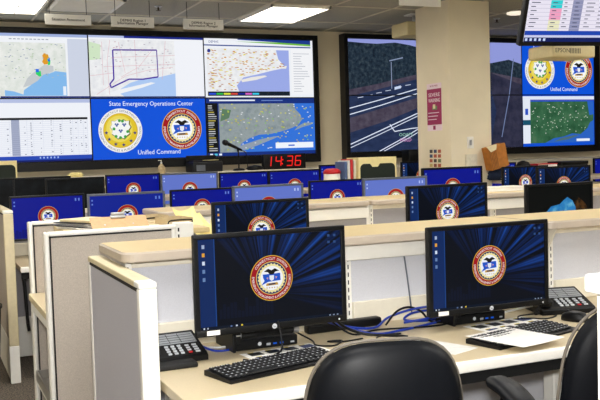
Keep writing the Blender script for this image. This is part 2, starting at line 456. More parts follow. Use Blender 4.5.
def scatter(A, q, n, cols, x0, x1, z0, z1, s, ok=lambda a, b: True, seed=1, asp=.6):
    rnd = random.Random(seed)
    ys = {c: A._y() for c in cols}
    for _ in range(n):
        a, b = rnd.uniform(x0, x1), rnd.uniform(z0, z1)
        if not ok(a, b): continue
        c = rnd.choice(cols); A.poly(q([(a - s, b - s * asp), (a + s, b - s * asp), (a + s, b + s * asp), (a - s, b + s * asp)]), em(c, .95), ys[c])
def d_storm(A, x, z, w, h):
    q = U(x, z, w, h)
    A.poly(q([(0, 0), (1, 0), (1, 1), (0, 1)]), em('#eef1f6')); A.poly(q([(0, .0), (.4, 0), (.4, .86), (0, .86)]), LAND); x += .33 * w; w *= .67; q = U(x, z, w, h); A.poly(q([(-.5, .955), (1, .955), (1, 1), (0, 1)]), em('#9fb0dc'))
    A.poly(q([(.77, .03), (1, .03), (1, .93), (.77, .93)]), em('#ccd3e4'))
    A.poly(q([(.05, .03), (.745, .03), (.745, .86), (.05, .86)]), LAND)
    A.poly(q([(.25, .03), (.745, .03), (.745, .40), (.62, .42), (.55, .38), (.5, .40), (.44, .30), (.38, .24), (.31, .17), (.26, .12)]), SEA)
    A.poly(q([(.3, .03), (.05, .03), (.05, .12), (.15, .10)]), SEA)
    grey = em('#c4c9cc')
    A.poly(q([(.3, .3), (.36, .38), (.42, .44), (.5, .52), (.6, .5), (.6, .42), (.54, .38), (.48, .36), (.42, .27), (.34, .2), (.25, .16)]), grey)
    A.poly(q([(.48, .66), (.50, .70), (.545, .68), (.56, .60), (.55, .53), (.50, .52), (.475, .56), (.49, .61)]), em('#e09a28'))
    A.poly(q([(.53, .60), (.555, .64), (.57, .58), (.565, .52), (.535, .51), (.545, .56)]), em('#2fd06a'))
    A.poly(q([(.54, .62), (.565, .63), (.565, .57), (.54, .57)]), em('#2a6fe0'))
    A.poly(q([(.40, .41), (.455, .42), (.46, .34), (.44, .33), (.40, .37)]), em('#2fd06a')); A.poly(q([(.40, .45), (.435, .45), (.435, .40), (.40, .40)]), em('#2a6fe0'))
    scatter(A, q, 70, ['#b9c2c0', '#a9c49a', '#7f8fb0'], .06, .73, .3, .84, .008, seed=3)
    A.poly(q([(.70, .04), (.735, .04), (.735, .18), (.70, .18)]), em('#e8f0fa'))
    y = A._y()
    for i in range(10): A.rect(x + w * (.12 + .045 * i), x + w * (.15 + .045 * i), z + h * .905, z + h * .918, em('#8790a2'), y)
    A.poly(q([(0, 0), (1, 0), (1, .025), (0, .025)]), em('#1b2f78'))
def d_state(A, x, z, w, h):
    q = U(x, z, w, h)
    A.poly(q([(0, 0), (1, 0), (1, 1), (0, 1)]), em('#f0f2f8')); A.poly(q([(.3, .965), (1, .965), (1, 1), (.3, 1)]), em('#1c2a86')); A.poly(q([(0, .965), (.3, .965), (.3, 1), (0, 1)]), em('#b8c4e8'))
    A.poly(q([(0, .0), (.74, .0), (.74, .94), (0, .94)]), LANDB)
    A.poly(q([(0, .6), (.09, .62), (.10, .85), (0, .9)]), em('#cfe4c4'))
    A.poly(q([(.22, .10), (.34, .24), (.44, .30), (.58, .33), (.74, .40), (.74, 0), (.3, 0)]), em('#abc8f2'))
    A.poly(q([(.17, .02), (.30, .09), (.44, .16), (.56, .24), (.52, .25), (.38, .19), (.24, .13), (.16, .08)]), em('#eef0f4'))
    for P in ([(.11, .2), (.11, .9)], [(.16, .05), (.15, .6), (.18, .93)], [(.0, .35), (.2, .4)], [(.40, .33), (.39, .94)], [(.12, .5), (.74, .55)], [(.2, .65), (.74, .7)], [(.26, .33), (.42, .5), (.55, .8)], [(.05, .05), (.3, .35), (.5, .45), (.72, .5)], [(.62, .3), (.66, .93)], [(.25, .9), (.3, .4)]):
        A.line(q(P), .004, em('#dcb4bc'))
    A.line(q([(.20, .77), (.58, .78)]), .014, em('#54329a')); A.line(q([(.58, .78), (.585, .34)]), .010, em('#5a3a9c')); A.line(q([(.20, .77), (.20, .30), (.165, .22), (.175, .16), (.24, .22), (.33, .30), (.45, .30), (.585, .34)]), .014, em('#4a2aa0'))
    scatter(A, q, 60, ['#9a8aa0', '#b0a8b8', '#c58a98'], .02, .72, .4, .92, .007, seed=5)
    A.poly(q([(0, 0), (1, 0), (1, .02), (0, .02)]), em('#16286e'))
def d_dots(A, x, z, w, h):
    q = U(x, z, w, h)
    A.poly(q([(0, 0), (1, 0), (1, 1), (0, 1)]), em('#edf0f6'))
    A.poly(q([(.28, .955), (.98, .90), (.98, .955)]), em('#6fb83a')); A.poly(q([(.3, .985), (.98, .93), (.98, 1), (.3, 1)]), em('#1c3a8a'))
    A.poly(q([(0, .875), (.98, .865), (.98, .885), (0, .895)]), em('#24408e'))
    A.text('DEMHS', x + .04 * w, z + .925 * h, .024, em('#1c3a8a'))
    A.poly(q([(.02, .10), (.77, .10), (.77, .82), (.02, .84)]), LANDB)
    A.poly(q([(.30, .10), (.28, .2), (.34, .34), (.48, .40), (.60, .46), (.70, .50), (.72, .56), (.67, .66), (.65, .82), (.77, .82), (.77, .10)]), em('#9aa9e6'))
    A.poly(q([(.33, .26), (.46, .30), (.56, .36), (.54, .38), (.42, .35), (.32, .30)]), em('#e9e6e2')); A.poly(q([(.66, .5), (.74, .5), (.75, .55), (.7, .54)]), em('#e9e6e2'))
    lim = lambda a, b: (a < .30 or b > .36 + (a - .3) * .42) and (a < .66 or b > .5) and not (a > .66 and b > .6)
    scatter(A, q, 330, ['#cf8a3a', '#d8a24a', '#e8dc4a', '#c4702e', '#a8683a'], .03, .72, .12, .82, .0095, lim, 9)
    A.poly(q([(.79, .06), (.99, .06), (.99, .84), (.79, .84)]), em('#f2f3f6'))
    y = A._y(); rnd = random.Random(4)
    for i in range(16): A.rect(x + w * .81, x + w * (.81 + rnd.uniform(.06, .16)), z + h * (.1 + .044 * i), z + h * (.108 + .044 * i), em('#9aa0b0'), y)
    A.poly(q([(.02, .025), (.77, .025), (.77, .10), (.02, .10)]), em('#16202c'))
    y = A._y()
    for i, c in enumerate(('#2a50d8', '#2ab84a', '#d8e03a', '#d84a3a', '#14208a', '#d860c8', '#3ac8e8')): A.rect(x + w * (.03 + .065 * i), x + w * (.09 + .065 * i), z + h * .045, z + h * .075, em(c), y)
    A.disc(x + .04 * w, z + .79 * h, .018, em('#1c2a8a'), 14)
def d_table(A, x, z, w, h):
    q = U(x, z, w, h)
    A.poly(q([(0, 0), (1, 0), (1, 1), (0, 1)]), em('#eef1f8')); x += .33 * w; w *= .67; q = U(x, z, w, h); A.poly(q([(-.5, .94), (1, .94), (1, 1), (0, 1)]), em('#b4bfe2'))
    A.poly(q([(-.5, .67), (.965, .67), (.965, .705), (-.5, .705)]), em('#14161c'))
    A.poly(q([(.10, .10), (.19, .10), (.19, .67), (.10, .67)]), em('#9aa2bd'))
    y = A._y()
    for i in range(18): A.rect(x - w * .5, x + w * .965, z + h * (.11 + .031 * i), z + h * (.1135 + .031 * i), em('#c4cbdf'), y)
    y = A._y(); rnd = random.Random(8)
    for c in (.31, .42, .54, .64, .76, .82, .88, .93, .24, -.1, .05):
        A.rect(x + w * (c + .03), x + w * (c + .032), z + h * .10, z + h * .67, em('#c4cbdf'), y)
        for i in range(18):
            if rnd.random() < .5: A.rect(x + w * c, x + w * (c + rnd.uniform(.006, .022)), z + h * (.118 + .031 * i), z + h * (.129 + .031 * i), em('#5f6780'), y - .0002)
    A._y()
    A.poly(q([(-.5, .03), (1, .03), (1, .095), (-.5, .095)]), em('#2448b4')); A.poly(q([(-.5, 0), (1, 0), (1, .03), (-.5, .03)]), em('#0f1e66'))
    y = A._y()
    for i in range(6): A.rect(x + w * (.40 + .04 * i), x + w * (.415 + .04 * i), z + h * .05, z + h * .078, em('#a8c0f0'), y)
def d_slide(A, x, z, w, h, top=True):
    q = U(x, z, w, h)
    A.poly(q([(0, 0), (1, 0), (1, 1), (0, 1)]), em('#0b52d8'))
    W = em('#eef6ff')
    A.text('State Emergency Operations Center', x + .52 * w, z + .885 * h, .045, W, 'c', w * .74)
    A.text('Unified Command', x + .57 * w, z + .07 * h, .046, W, 'c', w * .38)
    seal_department(A, x + .24 * w, z + .475 * h, h * .365); seal_emergency(A, x + .78 * w, z + .49 * h, h * .35)
SAT = em_noise('satellite_grey', [(.3, '#7f8d8a'), (.5, '#98a3a6'), (.7, '#76858c')], 9, 8, .95)
SATG = em_noise('satellite_green', [(.3, '#1d4a30'), (.55, '#3a6a4a'), (.75, '#5a7a5c')], 7, 8, .95)
def d_satellite(A, x, z, w, h):
    q = U(x, z, w, h)
    A.poly(q([(0, 0), (1, 0), (1, 1), (0, 1)]), em('#16307c')); A.poly(q([(.03, .955), (.44, .955), (.44, .98), (.03, .98)]), em('#e8ecf4')); A.poly(q([(.5, .955), (.7, .955), (.7, .97), (.5, .97)]), em('#6a86c8'))
    A.poly(q([(.0, .06), (.10, .06), (.10, .92), (.0, .92)]), em('#0e1114'))
    y = A._y(); rnd = random.Random(2)
    for i in range(22): A.rect(x + w * .015, x + w * (.03 + rnd.uniform(.02, .06)), z + h * (.09 + .037 * i), z + h * (.105 + .037 * i), em(('#c8ccd0', '#c8ccd0', '#c0b050', '#8a9098')[i % 4]), y)
    A.poly(q([(.11, .06), (1, .06), (1, .91), (.11, .91)]), SAT)
    A.poly(q([(.80, .91), (.82, .80), (.86, .72), (.88, .62), (.84, .52), (.78, .47), (.70, .42), (.58, .37), (.47, .36), (.38, .30), (.31, .22), (.28, .13), (.35, .06), (1, .06), (1, .91)]), em('#3372d8'))
    A.poly(q([(.33, .09), (.48, .19), (.60, .28), (.66, .33), (.60, .32), (.46, .27), (.34, .20), (.26, .15)]), em('#8f9cac'))
    A.poly(q([(.80, .42), (.88, .48), (.96, .52), (.99, .56), (.9, .56), (.84, .50)]), em('#8a9aa8'))
    A.poly(q([(.12, .6), (.2, .66), (.22, .8), (.14, .82)]), em('#5c7c60'))
    scatter(A, q, 150, ['#d8d84a', '#e0e4e8', '#8ac85a', '#c8b84a'], .12, .98, .10, .9, .0065, seed=6, asp=1.2)
    A.poly(q([(.62, .11), (.98, .11), (.98, .21), (.62, .21)]), em('#eef4fc')); A.poly(q([(.74, .145), (.80, .145), (.80, .17), (.74, .17)]), em('#3a6ad0'))
    y = A._y()
    for i, c in enumerate(('#e8f0ff', '#58c8e0', '#e8f0ff')): A.rect(x + w * (.02 + .04 * i), x + w * (.045 + .04 * i), z + h * .012, z + h * .045, em(c), y)
def d_green(A, x, z, w, h):
    q = U(x, z, w, h)
    A.poly(q([(0, 0), (1, 0), (1, 1), (0, 1)]), em('#0e4fd0')); A.poly(q([(0, .92), (1, .92), (1, .985), (0, .985)]), em('#dfe6f6')); A.poly(q([(0, .90), (1, .90), (1, .92), (0, .92)]), em('#5c5aa0'))
    A.poly(q([(.1, .06), (.99, .06), (.99, .88), (.1, .88)]), SATG)
    A.poly(q([(.30, .06), (.42, .15), (.56, .18), (.68, .24), (.80, .22), (.9, .34), (.94, .46), (.99, .5), (.99, .06)]), em('#2a62c0'))
    A.poly(q([(.42, .08), (.62, .12), (.78, .20), (.7, .2), (.52, .15)]), em('#4a6a78')); A.poly(q([(.93, .6), (.99, .62), (.99, .88), (.9, .88)]), em('#2a62c0'))
    scatter(A, q, 90, ['#dfe8e0', '#9ac0a0', '#c8d8c0'], .12, .9, .25, .86, .006, seed=12, asp=1.2)
    A.poly(q([(0, .06), (.1, .06), (.1, .92), (0, .92)]), em('#e4eaf4')); A.poly(q([(0, .42), (.1, .42), (.1, .52), (0, .52)]), em('#14506a')); A.poly(q([(.03, .62), (.07, .62), (.07, .74), (.03, .74)]), em('#2a50c0'))
    A.poly(q([(.74, .08), (.93, .08), (.93, .13), (.74, .13)]), em('#e8f0fa'))
TREES = em_noise('highway_trees', [(.32, '#0d1420'), (.5, '#223140'), (.66, '#3c4a52')], 26, 8, .95)
ASPH = em_noise('highway_asphalt', [(.35, '#1d2a4a'), (.65, '#2c3a5c')], 7, 4, .95, (1, 1, 3))
VERGE = em_noise('highway_verge', [(.35, '#3c3446'), (.65, '#565060')], 12, 6, .95)
def road(cx, cz):
    """one picture spread over four displays; the part of this display is cut out (wall coordinates minus its centre)"""
    def d(A, x, z, w, h):
        q = lambda P: [(4.35 + a * 2.335 - cx, 1.40 + b * 1.235 - cz) for a, b in P]
        A.poly(q([(0, 0), (1, 0), (1, 1), (0, 1)]), em('#8f98d8'))
        A.poly(q([(0, 0), (1, 0), (1, .80), (.92, .84), (.8, .80), (.62, .87), (.48, .90), (.40, .93), (.34, .955), (.26, .975), (.16, .96), (.08, .965), (0, .975)]), TREES)
        A.poly(q([(0, 0), (1, 0), (1, .66), (.8, .72), (.66, .74), (.40, .70), (.15, .60), (0, .55)]), VERGE)
        A.poly(q([(0, 0), (1, 0), (1, .3), (.72, .70), (.5, .69), (.40, .66), (.15, .55), (0, .49)]), ASPH)
        A.poly(q([(.80, 0), (.84, .35), (.80, .62), (.76, .74), (.90, .66), (1, .60), (1, 0)]), em_noise('far_road', [(.35, '#23263c'), (.65, '#3a3a50')], 9, 5, .9))
        A.poly(q([(0, .30), (.20, .395), (.4, .49), (.4, .40), (.2, .27), (0, .17)]), VERGE)
        ln = em('#dfe6f8')
        for P, ww in (([(0, .385), (.18, .465), (.42, .58)], .010), ([(0, .33), (.18, .415), (.42, .54)], .010), ([(0, .065), (.16, .18), (.42, .37)], .011), ([(0, .035), (.16, .15), (.42, .345)], .008), ([(.16, 0), (.30, .12), (.42, .235)], .010), ([(.185, 0), (.33, .12), (.42, .205)], .008), ([(.22, .24), (.245, .175), (.34, .20), (.42, .21)], .010)):
            A.line(q(P), ww, ln)
        y = A._y()
        for a, b in ((.05, .48), (.1, .50), (.15, .52), (.2, .54), (.26, .57), (.31, .59)): A.line(q([(a, b), (a + .03, b + .008)]), .007, em('#c8d0e8'), y)
        A.line(q([(.235, .56), (.235, .80)]), .009, em('#8a98b8')); A.line(q([(.225, .81), (.30, .84)]), .012, em('#8a98b8'))
        A.poly(q([(.25, .55), (.285, .565), (.285, .59), (.25, .575)]), em('#c8d4f0'))
        A.line(q([(.74, .72), (.79, .60), (.80, .45), (.76, .3), (.72, .12)]), .014, em('#8088b0')); A.line(q([(.87, .10), (.92, .50), (.95, .85)]), .012, em('#7080a8'))
        A.poly(q([(.70, .79), (.80, .79), (.80, .82), (.70, .82)]), em('#2a6a7a')); A.poly(q([(.735, .745), (.755, .745), (.755, .76), (.735, .76)]), em('#e06a3a'))
        if A.clip[0] < q([(.3, 0)])[0][0] < A.clip[1] and A.clip[2] < q([(0, .13)])[0][1]:
            p = q([(.26, .13)])[0]; A.text('OOAPT', p[0] + .02, p[1], .038, em('#8ab8a8'), bold=.002)
            p = q([(.265, .07)])[0]; A.text('HOLD', p[0] + .02, p[1] + .015, .038, em('#c88ac0'), bold=.002)
    return d
frame_wall(.30, 4.0, 1.31, 2.655, .345, 3.945, 1.395, 2.605, 'black surround of the large left video wall')
frame_wall(4.315, 7.885, 1.32, 2.69, 4.36, 7.80, 1.395, 2.64, 'black surround of the right video wall behind the pillar')
c1, c2, r0, r1, rm = 1.57, 2.725, 1.395, 2.605, 1.995
display(.345, c1, rm, r1, 'wall display with a coastal map and orange and green patches', d_storm)
display(c1, c2, rm, r1, 'wall display with a purple state outline on a road map', d_state)
display(c2, 3.945, rm, r1, 'wall display with a map full of yellow and orange dots', d_dots)
display(.345, c1, r0, rm, 'wall display with a white spreadsheet table', d_table)
display(c1, c2, r0, rm, 'blue wall display headed State Emergency Operations Center with two seals', d_slide)
display(c2, 3.945, r0, rm, 'wall display with a grey satellite map beside the digital clock', d_satellite)
xm = 5.515; zm = 2.02
for (a, b), (c, d), lb in (((4.36, xm), (zm, 2.64), 'wall display with dark trees and a lamp post above the highway'), ((xm, 6.69), (zm, 2.64), 'wall display with hazy sky and the far highway, right of the pillar'),
                           ((4.36, xm), (1.395, zm), 'wall display with white highway lane lines, left of the pillar'), ((xm, 6.69), (1.395, zm), 'wall display with the dark lower highway, above the orange cardboard box')):
    display(a, b, c, d, lb, road((a + b) / 2, c))
display(6.69, 7.80, zm, 2.64, 'blue wall display with two seals, under the ceiling projector', d_slide)
display(6.69, 7.80, 1.395, zm, 'wall display with a dark green satellite map', d_green)

# ------------------------------------------------------------------ hanging television and projectors
t = thing('television', 'television hung from the ceiling, showing a pink, cyan and yellow spreadsheet', 'television', (4.15, 4.6, 2.07), -10)
TW, TH = .98, .57
Rm = Matrix.Translation((0, 0, 0)) @ Matrix.Rotation(math.radians(20), 4, 'X')
rbox(-TW / 2, TW / 2, 0, .05, 0, TH, BLACK, .006, 3, Rm).build('housing', t)
A = Art(step=.0003, y0=-.0002); w, h = TW - .05, TH - .05; x, z = -w / 2, .03
q = U(x, z, w, h)
A.poly(q([(0, 0), (1, 0), (1, 1), (0, 1)]), em('#e9e4f2'))
A.poly(q([(.17, .41), (.26, .41), (.26, .66), (.17, .66)]), em('#2fd0d4')); A.poly(q([(.17, .14), (.26, .14), (.26, .29), (.17, .29)]), em('#e9e6c0')); A.poly(q([(.17, .66), (.26, .66), (.26, 1), (.17, 1)]), em('#e9e6c0'))
A.poly(q([(.17, .28), (.26, .28), (.26, .42), (.17, .42)]), em('#f0a0c0')); A.poly(q([(.34, .14), (.42, .14), (.42, 1), (.34, 1)]), em('#8f92b4'))
y = A._y(); rnd = random.Random(11)
for i in range(17):
    A.rect(x, x + w, z + h * (.17 + .05 * i), z + h * (.174 + .05 * i), em('#b4b0c8'), y)
    for c in (.02, .185, .275, .36, .45, .55, .7, .85): A.rect(x + w * c, x + w * (c + rnd.uniform(.02, .07 if c > .3 or c < .1 else .04)), z + h * (.188 + .05 * i), z + h * (.199 + .05 * i), em('#55586e'), y - .0002)
A._y()
A.poly(q([(0, .085), (1, .085), (1, .14), (0, .14)]), em('#1a44b0')); A.poly(q([(0, .055), (1, .055), (1, .085), (0, .085)]), em('#c8ccec')); A.poly(q([(0, 0), (1, 0), (1, .055), (0, .055)]), em('#0f1e5c'))
y = A._y()
for i in range(5): A.rect(x + w * (.01 + .035 * i), x + w * (.028 + .035 * i), z + h * .012, z + h * .045, em('#c8d8f8'), y)
A.mb.v = [tuple(Rm @ Vector(v)) for v in A.mb.v]
A.mb.build('picture', t, fixn=False)
m2 = MB().box(-.12, .12, .05, .08, .2, .4, DGREY, .004, 2, Rm).tube([(0, .0, .33), (0, .0, ZC - 2.07)], .02, DGREY, 12)
m2.box(-.03, .03, -.07, .03, .28, .34, DGREY).box(-.08, .08, -.08, .08, ZC - 2.09, ZC - 2.0705, DGREY)
m2.build('ceiling_mount', t)
def projector(x, y, z, w, d, hh, label, logo=False):
    t = thing('projector', label, 'projector', (x, y, z), 0)
    MB().box(-w / 2, w / 2, -d / 2, d / 2, 0, hh, pm('projector_shell', '#d8ca9c', .45, var=.03), .018, 4).build('body', t)
    MB().cyl((w * .28, d / 2 - .004, hh * .5), hh * .34, .02, BLACK, 18, 'y').build('lens', t)
    v = MB()
    for i in range(7): v.box(-w * .1 + .016 * i, -w * .1 + .016 * i + .008, -d / 2 - .001, -d / 2 + .002, hh * .3, hh * .7, pm('vent_slot', '#6c6450', .7))
    v.build('vent', t)
    MB().tube([(0, 0, hh - .002), (0, 0, ZC - z)], .016, SILVER, 12).box(-.07, .07, -.07, .07, ZC - z - .012, ZC - z - .0005, WHITE).build('ceiling_mount', t)
    if logo:
        A = Art(y0=-d / 2 - .0004); A.text('EPSON', -w * .44, hh * .36, .034, INK); A.mb.build('lettering', t, fixn=False)
projector(4.76, 5.55, 2.095, .43, .30, .10, 'cream ceiling projector under the hanging television', True)
projector(4.50, 7.35, 2.50, .34, .30, .13, 'cream ceiling projector peeking out left of the pillar')

# ------------------------------------------------------------------ pillar fittings
PX, PY = 4.35, 6.53
My = Matrix.Translation((PX, 0, 0)) @ Matrix.Rotation(-PI / 2, 4, 'Z')      # art plane facing -x : local x -> -y
def art_left(A, name, parent=None):
    A.mb.v = [tuple((PX + v[1], -v[0], v[2])) for v in A.mb.v]
    return A.mb.build(name, parent, fixn=False)
MAG = pm('poster_maroon', '#a0245a', .6, var=.03); PINKW = pm('poster_pale', '#f0dce4', .6, var=.02)
A = Art(y0=-.003); A.mb.box(-6.90, -6.66, -.003, -.0002, 1.575, 2.005, PINKW)
A.rect(-6.90, -6.66, 1.63, 1.955, MAG)
A.text('SEVERE', -6.78, 1.885, .035, PINKW, 'c', .19, .002); A.text('WARNING', -6.78, 1.835, .035, PINKW, 'c', .19, .002); A.text('BE PREPARED', -6.78, 1.975, .016, MAG, 'c')
A.rect(-6.81, -6.73, 1.765, 1.80, pm('poster_green', '#6f8a5a', .6)); A.rect(-6.80, -6.76, 1.775, 1.815, pm('poster_cream', '#e8d8b0', .6))
for i in range(3): A.rect(-6.88, -6.70 - .02 * i, 1.735 - .03 * i, 1.742 - .03 * i, PINKW)
A.rect(-6.80, -6.76, 1.585, 1.622, MAG)
o = art_left(A, 'poster'); tag(o, 'maroon and white notice with lettering on the left face of the pillar', 'poster')
A = Art(y0=-.002); A.mb.box(-6.89, -6.67, -.002, -.0002, 1.15, 1.42, pm('sheet_buff', '#e6dcc0', .8))
rnd = random.Random(5)
for i in range(6):
    for j in range(3):
        c = rnd.choice(['#6a7a52', '#8a4a3a', '#3a4a6a', '#c8b06a', '#4a4038', '#b0563a'])
        A.rect(-6.875 + .07 * j, -6.825 + .07 * j, 1.385 - .043 * i - .012, 1.385 - .043 * i + .018, pm('photo_' + c, c, .6))
o = art_left(A, 'photo_sheet'); tag(o, 'buff sheet of small colour pictures taped low on the pillar', 'sheet')
t = thing('light_switch', 'silver light switch plate on the front face of the pillar', 'switch', (4.555, PY, 1.405))
rbox(-.034, .034, -.008, -.0002, 0, .105, WHITE, .003).build('plate', t); rbox(-.012, .012, -.014, -.008, .028, .078, SILVER, .002).build('toggle', t)
tag(rbox(4.495, 4.61, PY - .03, PY - .0003, 1.22, 1.352, pm('box_white', '#dcd5c2', .5), .004).build('wall_box'), 'square off-white junction box on the pillar under the light switch', 'box')

# ------------------------------------------------------------------ desks, panels and counters
def worktop(x0, x1, y0, y1, label, z=.74, inset=.05):
    t = thing('worktop', label, 'desk', ((x0 + x1) / 2, (y0 + y1) / 2, z - .032), 0)
    w, d = (x1 - x0) / 2, (y1 - y0) / 2
    MB().box(-w, w, -d + .012, d, 0, .032, DESK, .002).build('surface', t)
    MB().box(-w, w, -d - .006, -d + .012, -.004, .0325, EDGE, .006, 4).build('front_edge', t)
    MB().box(-w + .01, w - .01, -d + .03, -d + .07, -.05, -.0005, BLACKM).build('under_shadow', t)  # black strip standing in for the shadow under the desk edge
    lg = int(max(2, round((x1 - x0) / 1.6) + 1))
    for i in range(lg):
        xx = -w + inset + (2 * w - 2 * inset) * i / (lg - 1)
        MB().box(xx - .02, xx + .02, -d + .30, -d + .36, -(z - .032) + .001, -.0005, WHITE, .004).box(xx - .02, xx + .02, -d + .08, d - .08, -(z - .032) + .001, -(z - .032) + .03, WHITE, .004).build('leg', t)
def panel(x0, x1, y0, y1, z1, label, fab=FAB, raceway=(.74, .83), slots=True, rail=None, base=.1, group=None):
    """partition panel that runs along the row, face towards the camera"""
    t = thing('partition_panel', label, 'panel', ((x0 + x1) / 2, (y0 + y1) / 2, 0), 0, group)
    w, d = (x1 - x0) / 2, (y1 - y0) / 2
    f = MB(); g = .022
    f.box(-w, -w + g, -d, d, .0, z1, WHITE, .003).box(w - g, w, -d, d, 0, z1, WHITE, .003)
    f.box(-w + g, w - g, -d + .003, d - .003, z1 - .03, z1, RAIL, .003).box(-w + g, w - g, -d + .003, d - .003, .01, base, WHITE, .003)
    f.build('frame', t)
    MB().box(-w + g, w - g, -d + .006, d - .006, base, z1 - .03, fab).build('fabric', t)
    if raceway: MB().box(-w + g, w - g, -d - .012, -d + .006, raceway[0], raceway[1], RAIL, .004).build('raceway', t)
    if slots:
        s = MB()
        for sx in (-w + .006,):
            for i in range(int((z1 - .3) / .03)): s.box(sx, sx + .0045, -d - .0006, -d + .002, .3 + .03 * i, .317 + .03 * i, BLACKM)
        s.build('slot', t)
    if rail: MB().box(rail[0] - (x0 + x1) / 2, rail[1] - (x0 + x1) / 2, -d - .03, -d + .004, rail[2], rail[3], WHITE, .006, 3).build('support_rail', t)
    return t
WINGF = pm('panel_fabric_pale', '#bdbcc4', .95, var=.12, scale=420, bump=.25)
def wing(x0, x1, y0, y1, z1, label, fab=WINGF, base=.1, capm=None, post=None, foot=None):
    """partition panel running away from the camera, its white end post towards the camera"""
    t = thing('end_panel', label, 'panel', ((x0 + x1) / 2, (y0 + y1) / 2, 0), 0)
    w, d = (x1 - x0) / 2, (y1 - y0) / 2
    MB().box(-w, w, -d, -d + .035, foot or 0, z1 - .02, post or WHITE, .005, 3).build('end_post', t)
    if foot: MB().box(-w - .001, w + .001, -d - .001, -d + .035, 0, foot, WHITE, .004).build('foot_cover', t)
    MB().box(-w, w, d - .03, d, 0, z1 - .02, WHITE, .004).build('end_post', t)
    MB().box(-w + .004, w - .004, -d + .035, d - .03, base, z1 - .03, fab).build('fabric', t)
    MB().box(-w + .002, w - .002, -d + .035, d - .03, .01, base, WHITE, .003).build('base_trim', t)
    MB().box(-w, w, -d, -d + .07, z1 - .02, z1, WHITE, .005, 3).box(-w, w, -d + .07, d, z1 - .02, z1, capm or CAP, .004, 2).box(-w + .001, w - .001, -d + .036, d - .03, z1 - .030, z1 - .02, BLACKM).build('cap', t)
    return t
def counter(x0, x1, y0, y1, z1, label, th=.028, posts=()):
    t = thing('counter', label, 'counter', ((x0 + x1) / 2, (y0 + y1) / 2, z1 - th), 0)
    w, d = (x1 - x0) / 2, (y1 - y0) / 2
    def outline(r, ins):
        P = []
        for cx, cy, a0 in ((w - ins - r, d - ins - .01, 0), (-w + ins + r, d - ins - .01, 90), (-w + ins + r, -d + ins + r, 180), (w - ins - r, -d + ins + r, 270)):
            rr = r if a0 >= 180 else .01
            if a0 < 180: cx = (w - ins - .01) if a0 == 0 else (-w + ins + .01)
            for i in range(7):
                a = math.radians(a0 + 15 * i); P.append((cx + rr * math.cos(a), cy + rr * math.sin(a)))
        return P
    m = MB().prism(outline(.05, 0), 0.004, th - .006, LIP); m.prism(outline(.05, .004), 0, .004, LIP)
    # sloped rounding up to the top
    o1, o2 = outline(.05, 0), outline(.05, .007); n = len(o1)
    m.add([(p[0], p[1], th - .006) for p in o1] + [(p[0], p[1], th) for p in o2], [[i, (i + 1) % n, n + (i + 1) % n, n + i] for i in range(n)], LIP)
    m.build('edge', t)
    MB().prism(outline(.05, .008), th - .004, th + .0004, CREAM).build('top', t)
    b = MB()
    for px in posts: b.prism([(-.205, 0), (-.118, 0), (-.118, -.11), (-.13, -.11)], px - (x0 + x1) / 2 - .004, px - (x0 + x1) / 2 + .004, RAIL, plane='yz')
    if posts: b.build('bracket', t)
    return t

# row A : nearest desks
worktop(.65, 5.2, 2.29, 2.995, 'long cream desk top with white front edge in the nearest row')
panel(.65, 1.503, 3.0, 3.07, 1.062, 'light grey fabric panel behind the left front monitor', rail=None)
panel(1.507, 2.488, 3.0, 3.07, 1.062, 'light grey fabric panel with white rail between the two front monitors', rail=(1.40, 2.30, .995, 1.055))
panel(2.492, 3.9, 3.0, 3.07, 1.062, 'light grey fabric panel behind the right-hand telephone')
panel(3.905, 5.2, 3.0, 3.07, 1.062, 'light grey fabric panel at the far right of the nearest row')
counter(.622, 2.402, 2.90, 3.33, 1.097, 'cream counter with rounded left corner above the left front monitor', th=.034)
counter(2.407, 5.3, 2.90, 3.33, 1.097, 'cream counter right of the joint, above the right front monitor and telephone', posts=(2.46,), th=.034)
wing(.585, .64, 2.53, 3.36, 1.047, 'grey fabric end panel with white post left of the nearest desk')
# row B
worktop(1.34, 6.9, 3.98, 4.93, 'cream desk top in the second row, mostly hidden behind the front counter')
panel(1.34, 2.667, 4.95, 5.02, 1.064, 'grey fabric panel with white rail behind the second row, left one', FABG, rail=(1.36, 2.64, .985, 1.055))
panel(2.67, 3.63, 4.95, 5.02, 1.064, 'grey fabric panel under the counter joint of the second row', FABG)
panel(3.635, 4.42, 4.95, 5.02, 1.064, 'narrow grey panel with white rail left of the cave picture monitor', FABG, rail=(3.20, 4.10, .985, 1.055))
panel(4.425, 6.9, 4.95, 5.02, 1.064, 'grey fabric panel at the right end of the second row', FABG)
counter(1.28, 2.66, 4.90, 5.36, 1.097, 'cream counter of the second row, left length from the loose papers to the joint', th=.032)
counter(2.665, 6.95, 4.90, 5.36, 1.097, 'cream counter of the second row, right length under the blue and grey monitors', th=.032)
# row C
worktop(.58, 8.2, 5.76, 6.46, 'cream desk top in the third row under the blue monitors', .74, .9)
panel(.58, 3.0, 6.48, 6.55, 1.05, 'cream-railed partition behind the third row of monitors, left part', FABG, base=.3)
panel(3.005, 4.30, 6.48, 6.52, 1.05, 'partition behind the third row of monitors, left of the pillar', FABG)
panel(4.80, 8.2, 6.48, 6.55, 1.05, 'partition behind the third row of monitors, right of the pillar', FABG)
counter(1.6, 4.29, 6.44, 6.90, 1.11, 'cream counter behind the third row, holding the red-lidded can', th=.03)
counter(4.80, 8.2, 6.36, 6.90, 1.11, 'cream counter right of the pillar, holding the orange box', th=.03)
wing(.49, .55, 5.76, 6.9, 1.105, 'tan end panel at the far left with white foot', FABW, base=.28, post=CAP, foot=.24)
# row D
worktop(.1, 8.2, 7.05, 7.85, 'cream desk top in the farthest row before the video walls', .74)
panel(.1, 8.2, 7.87, 7.93, .95, 'low partition behind the farthest row of desks', FABG, slots=False)

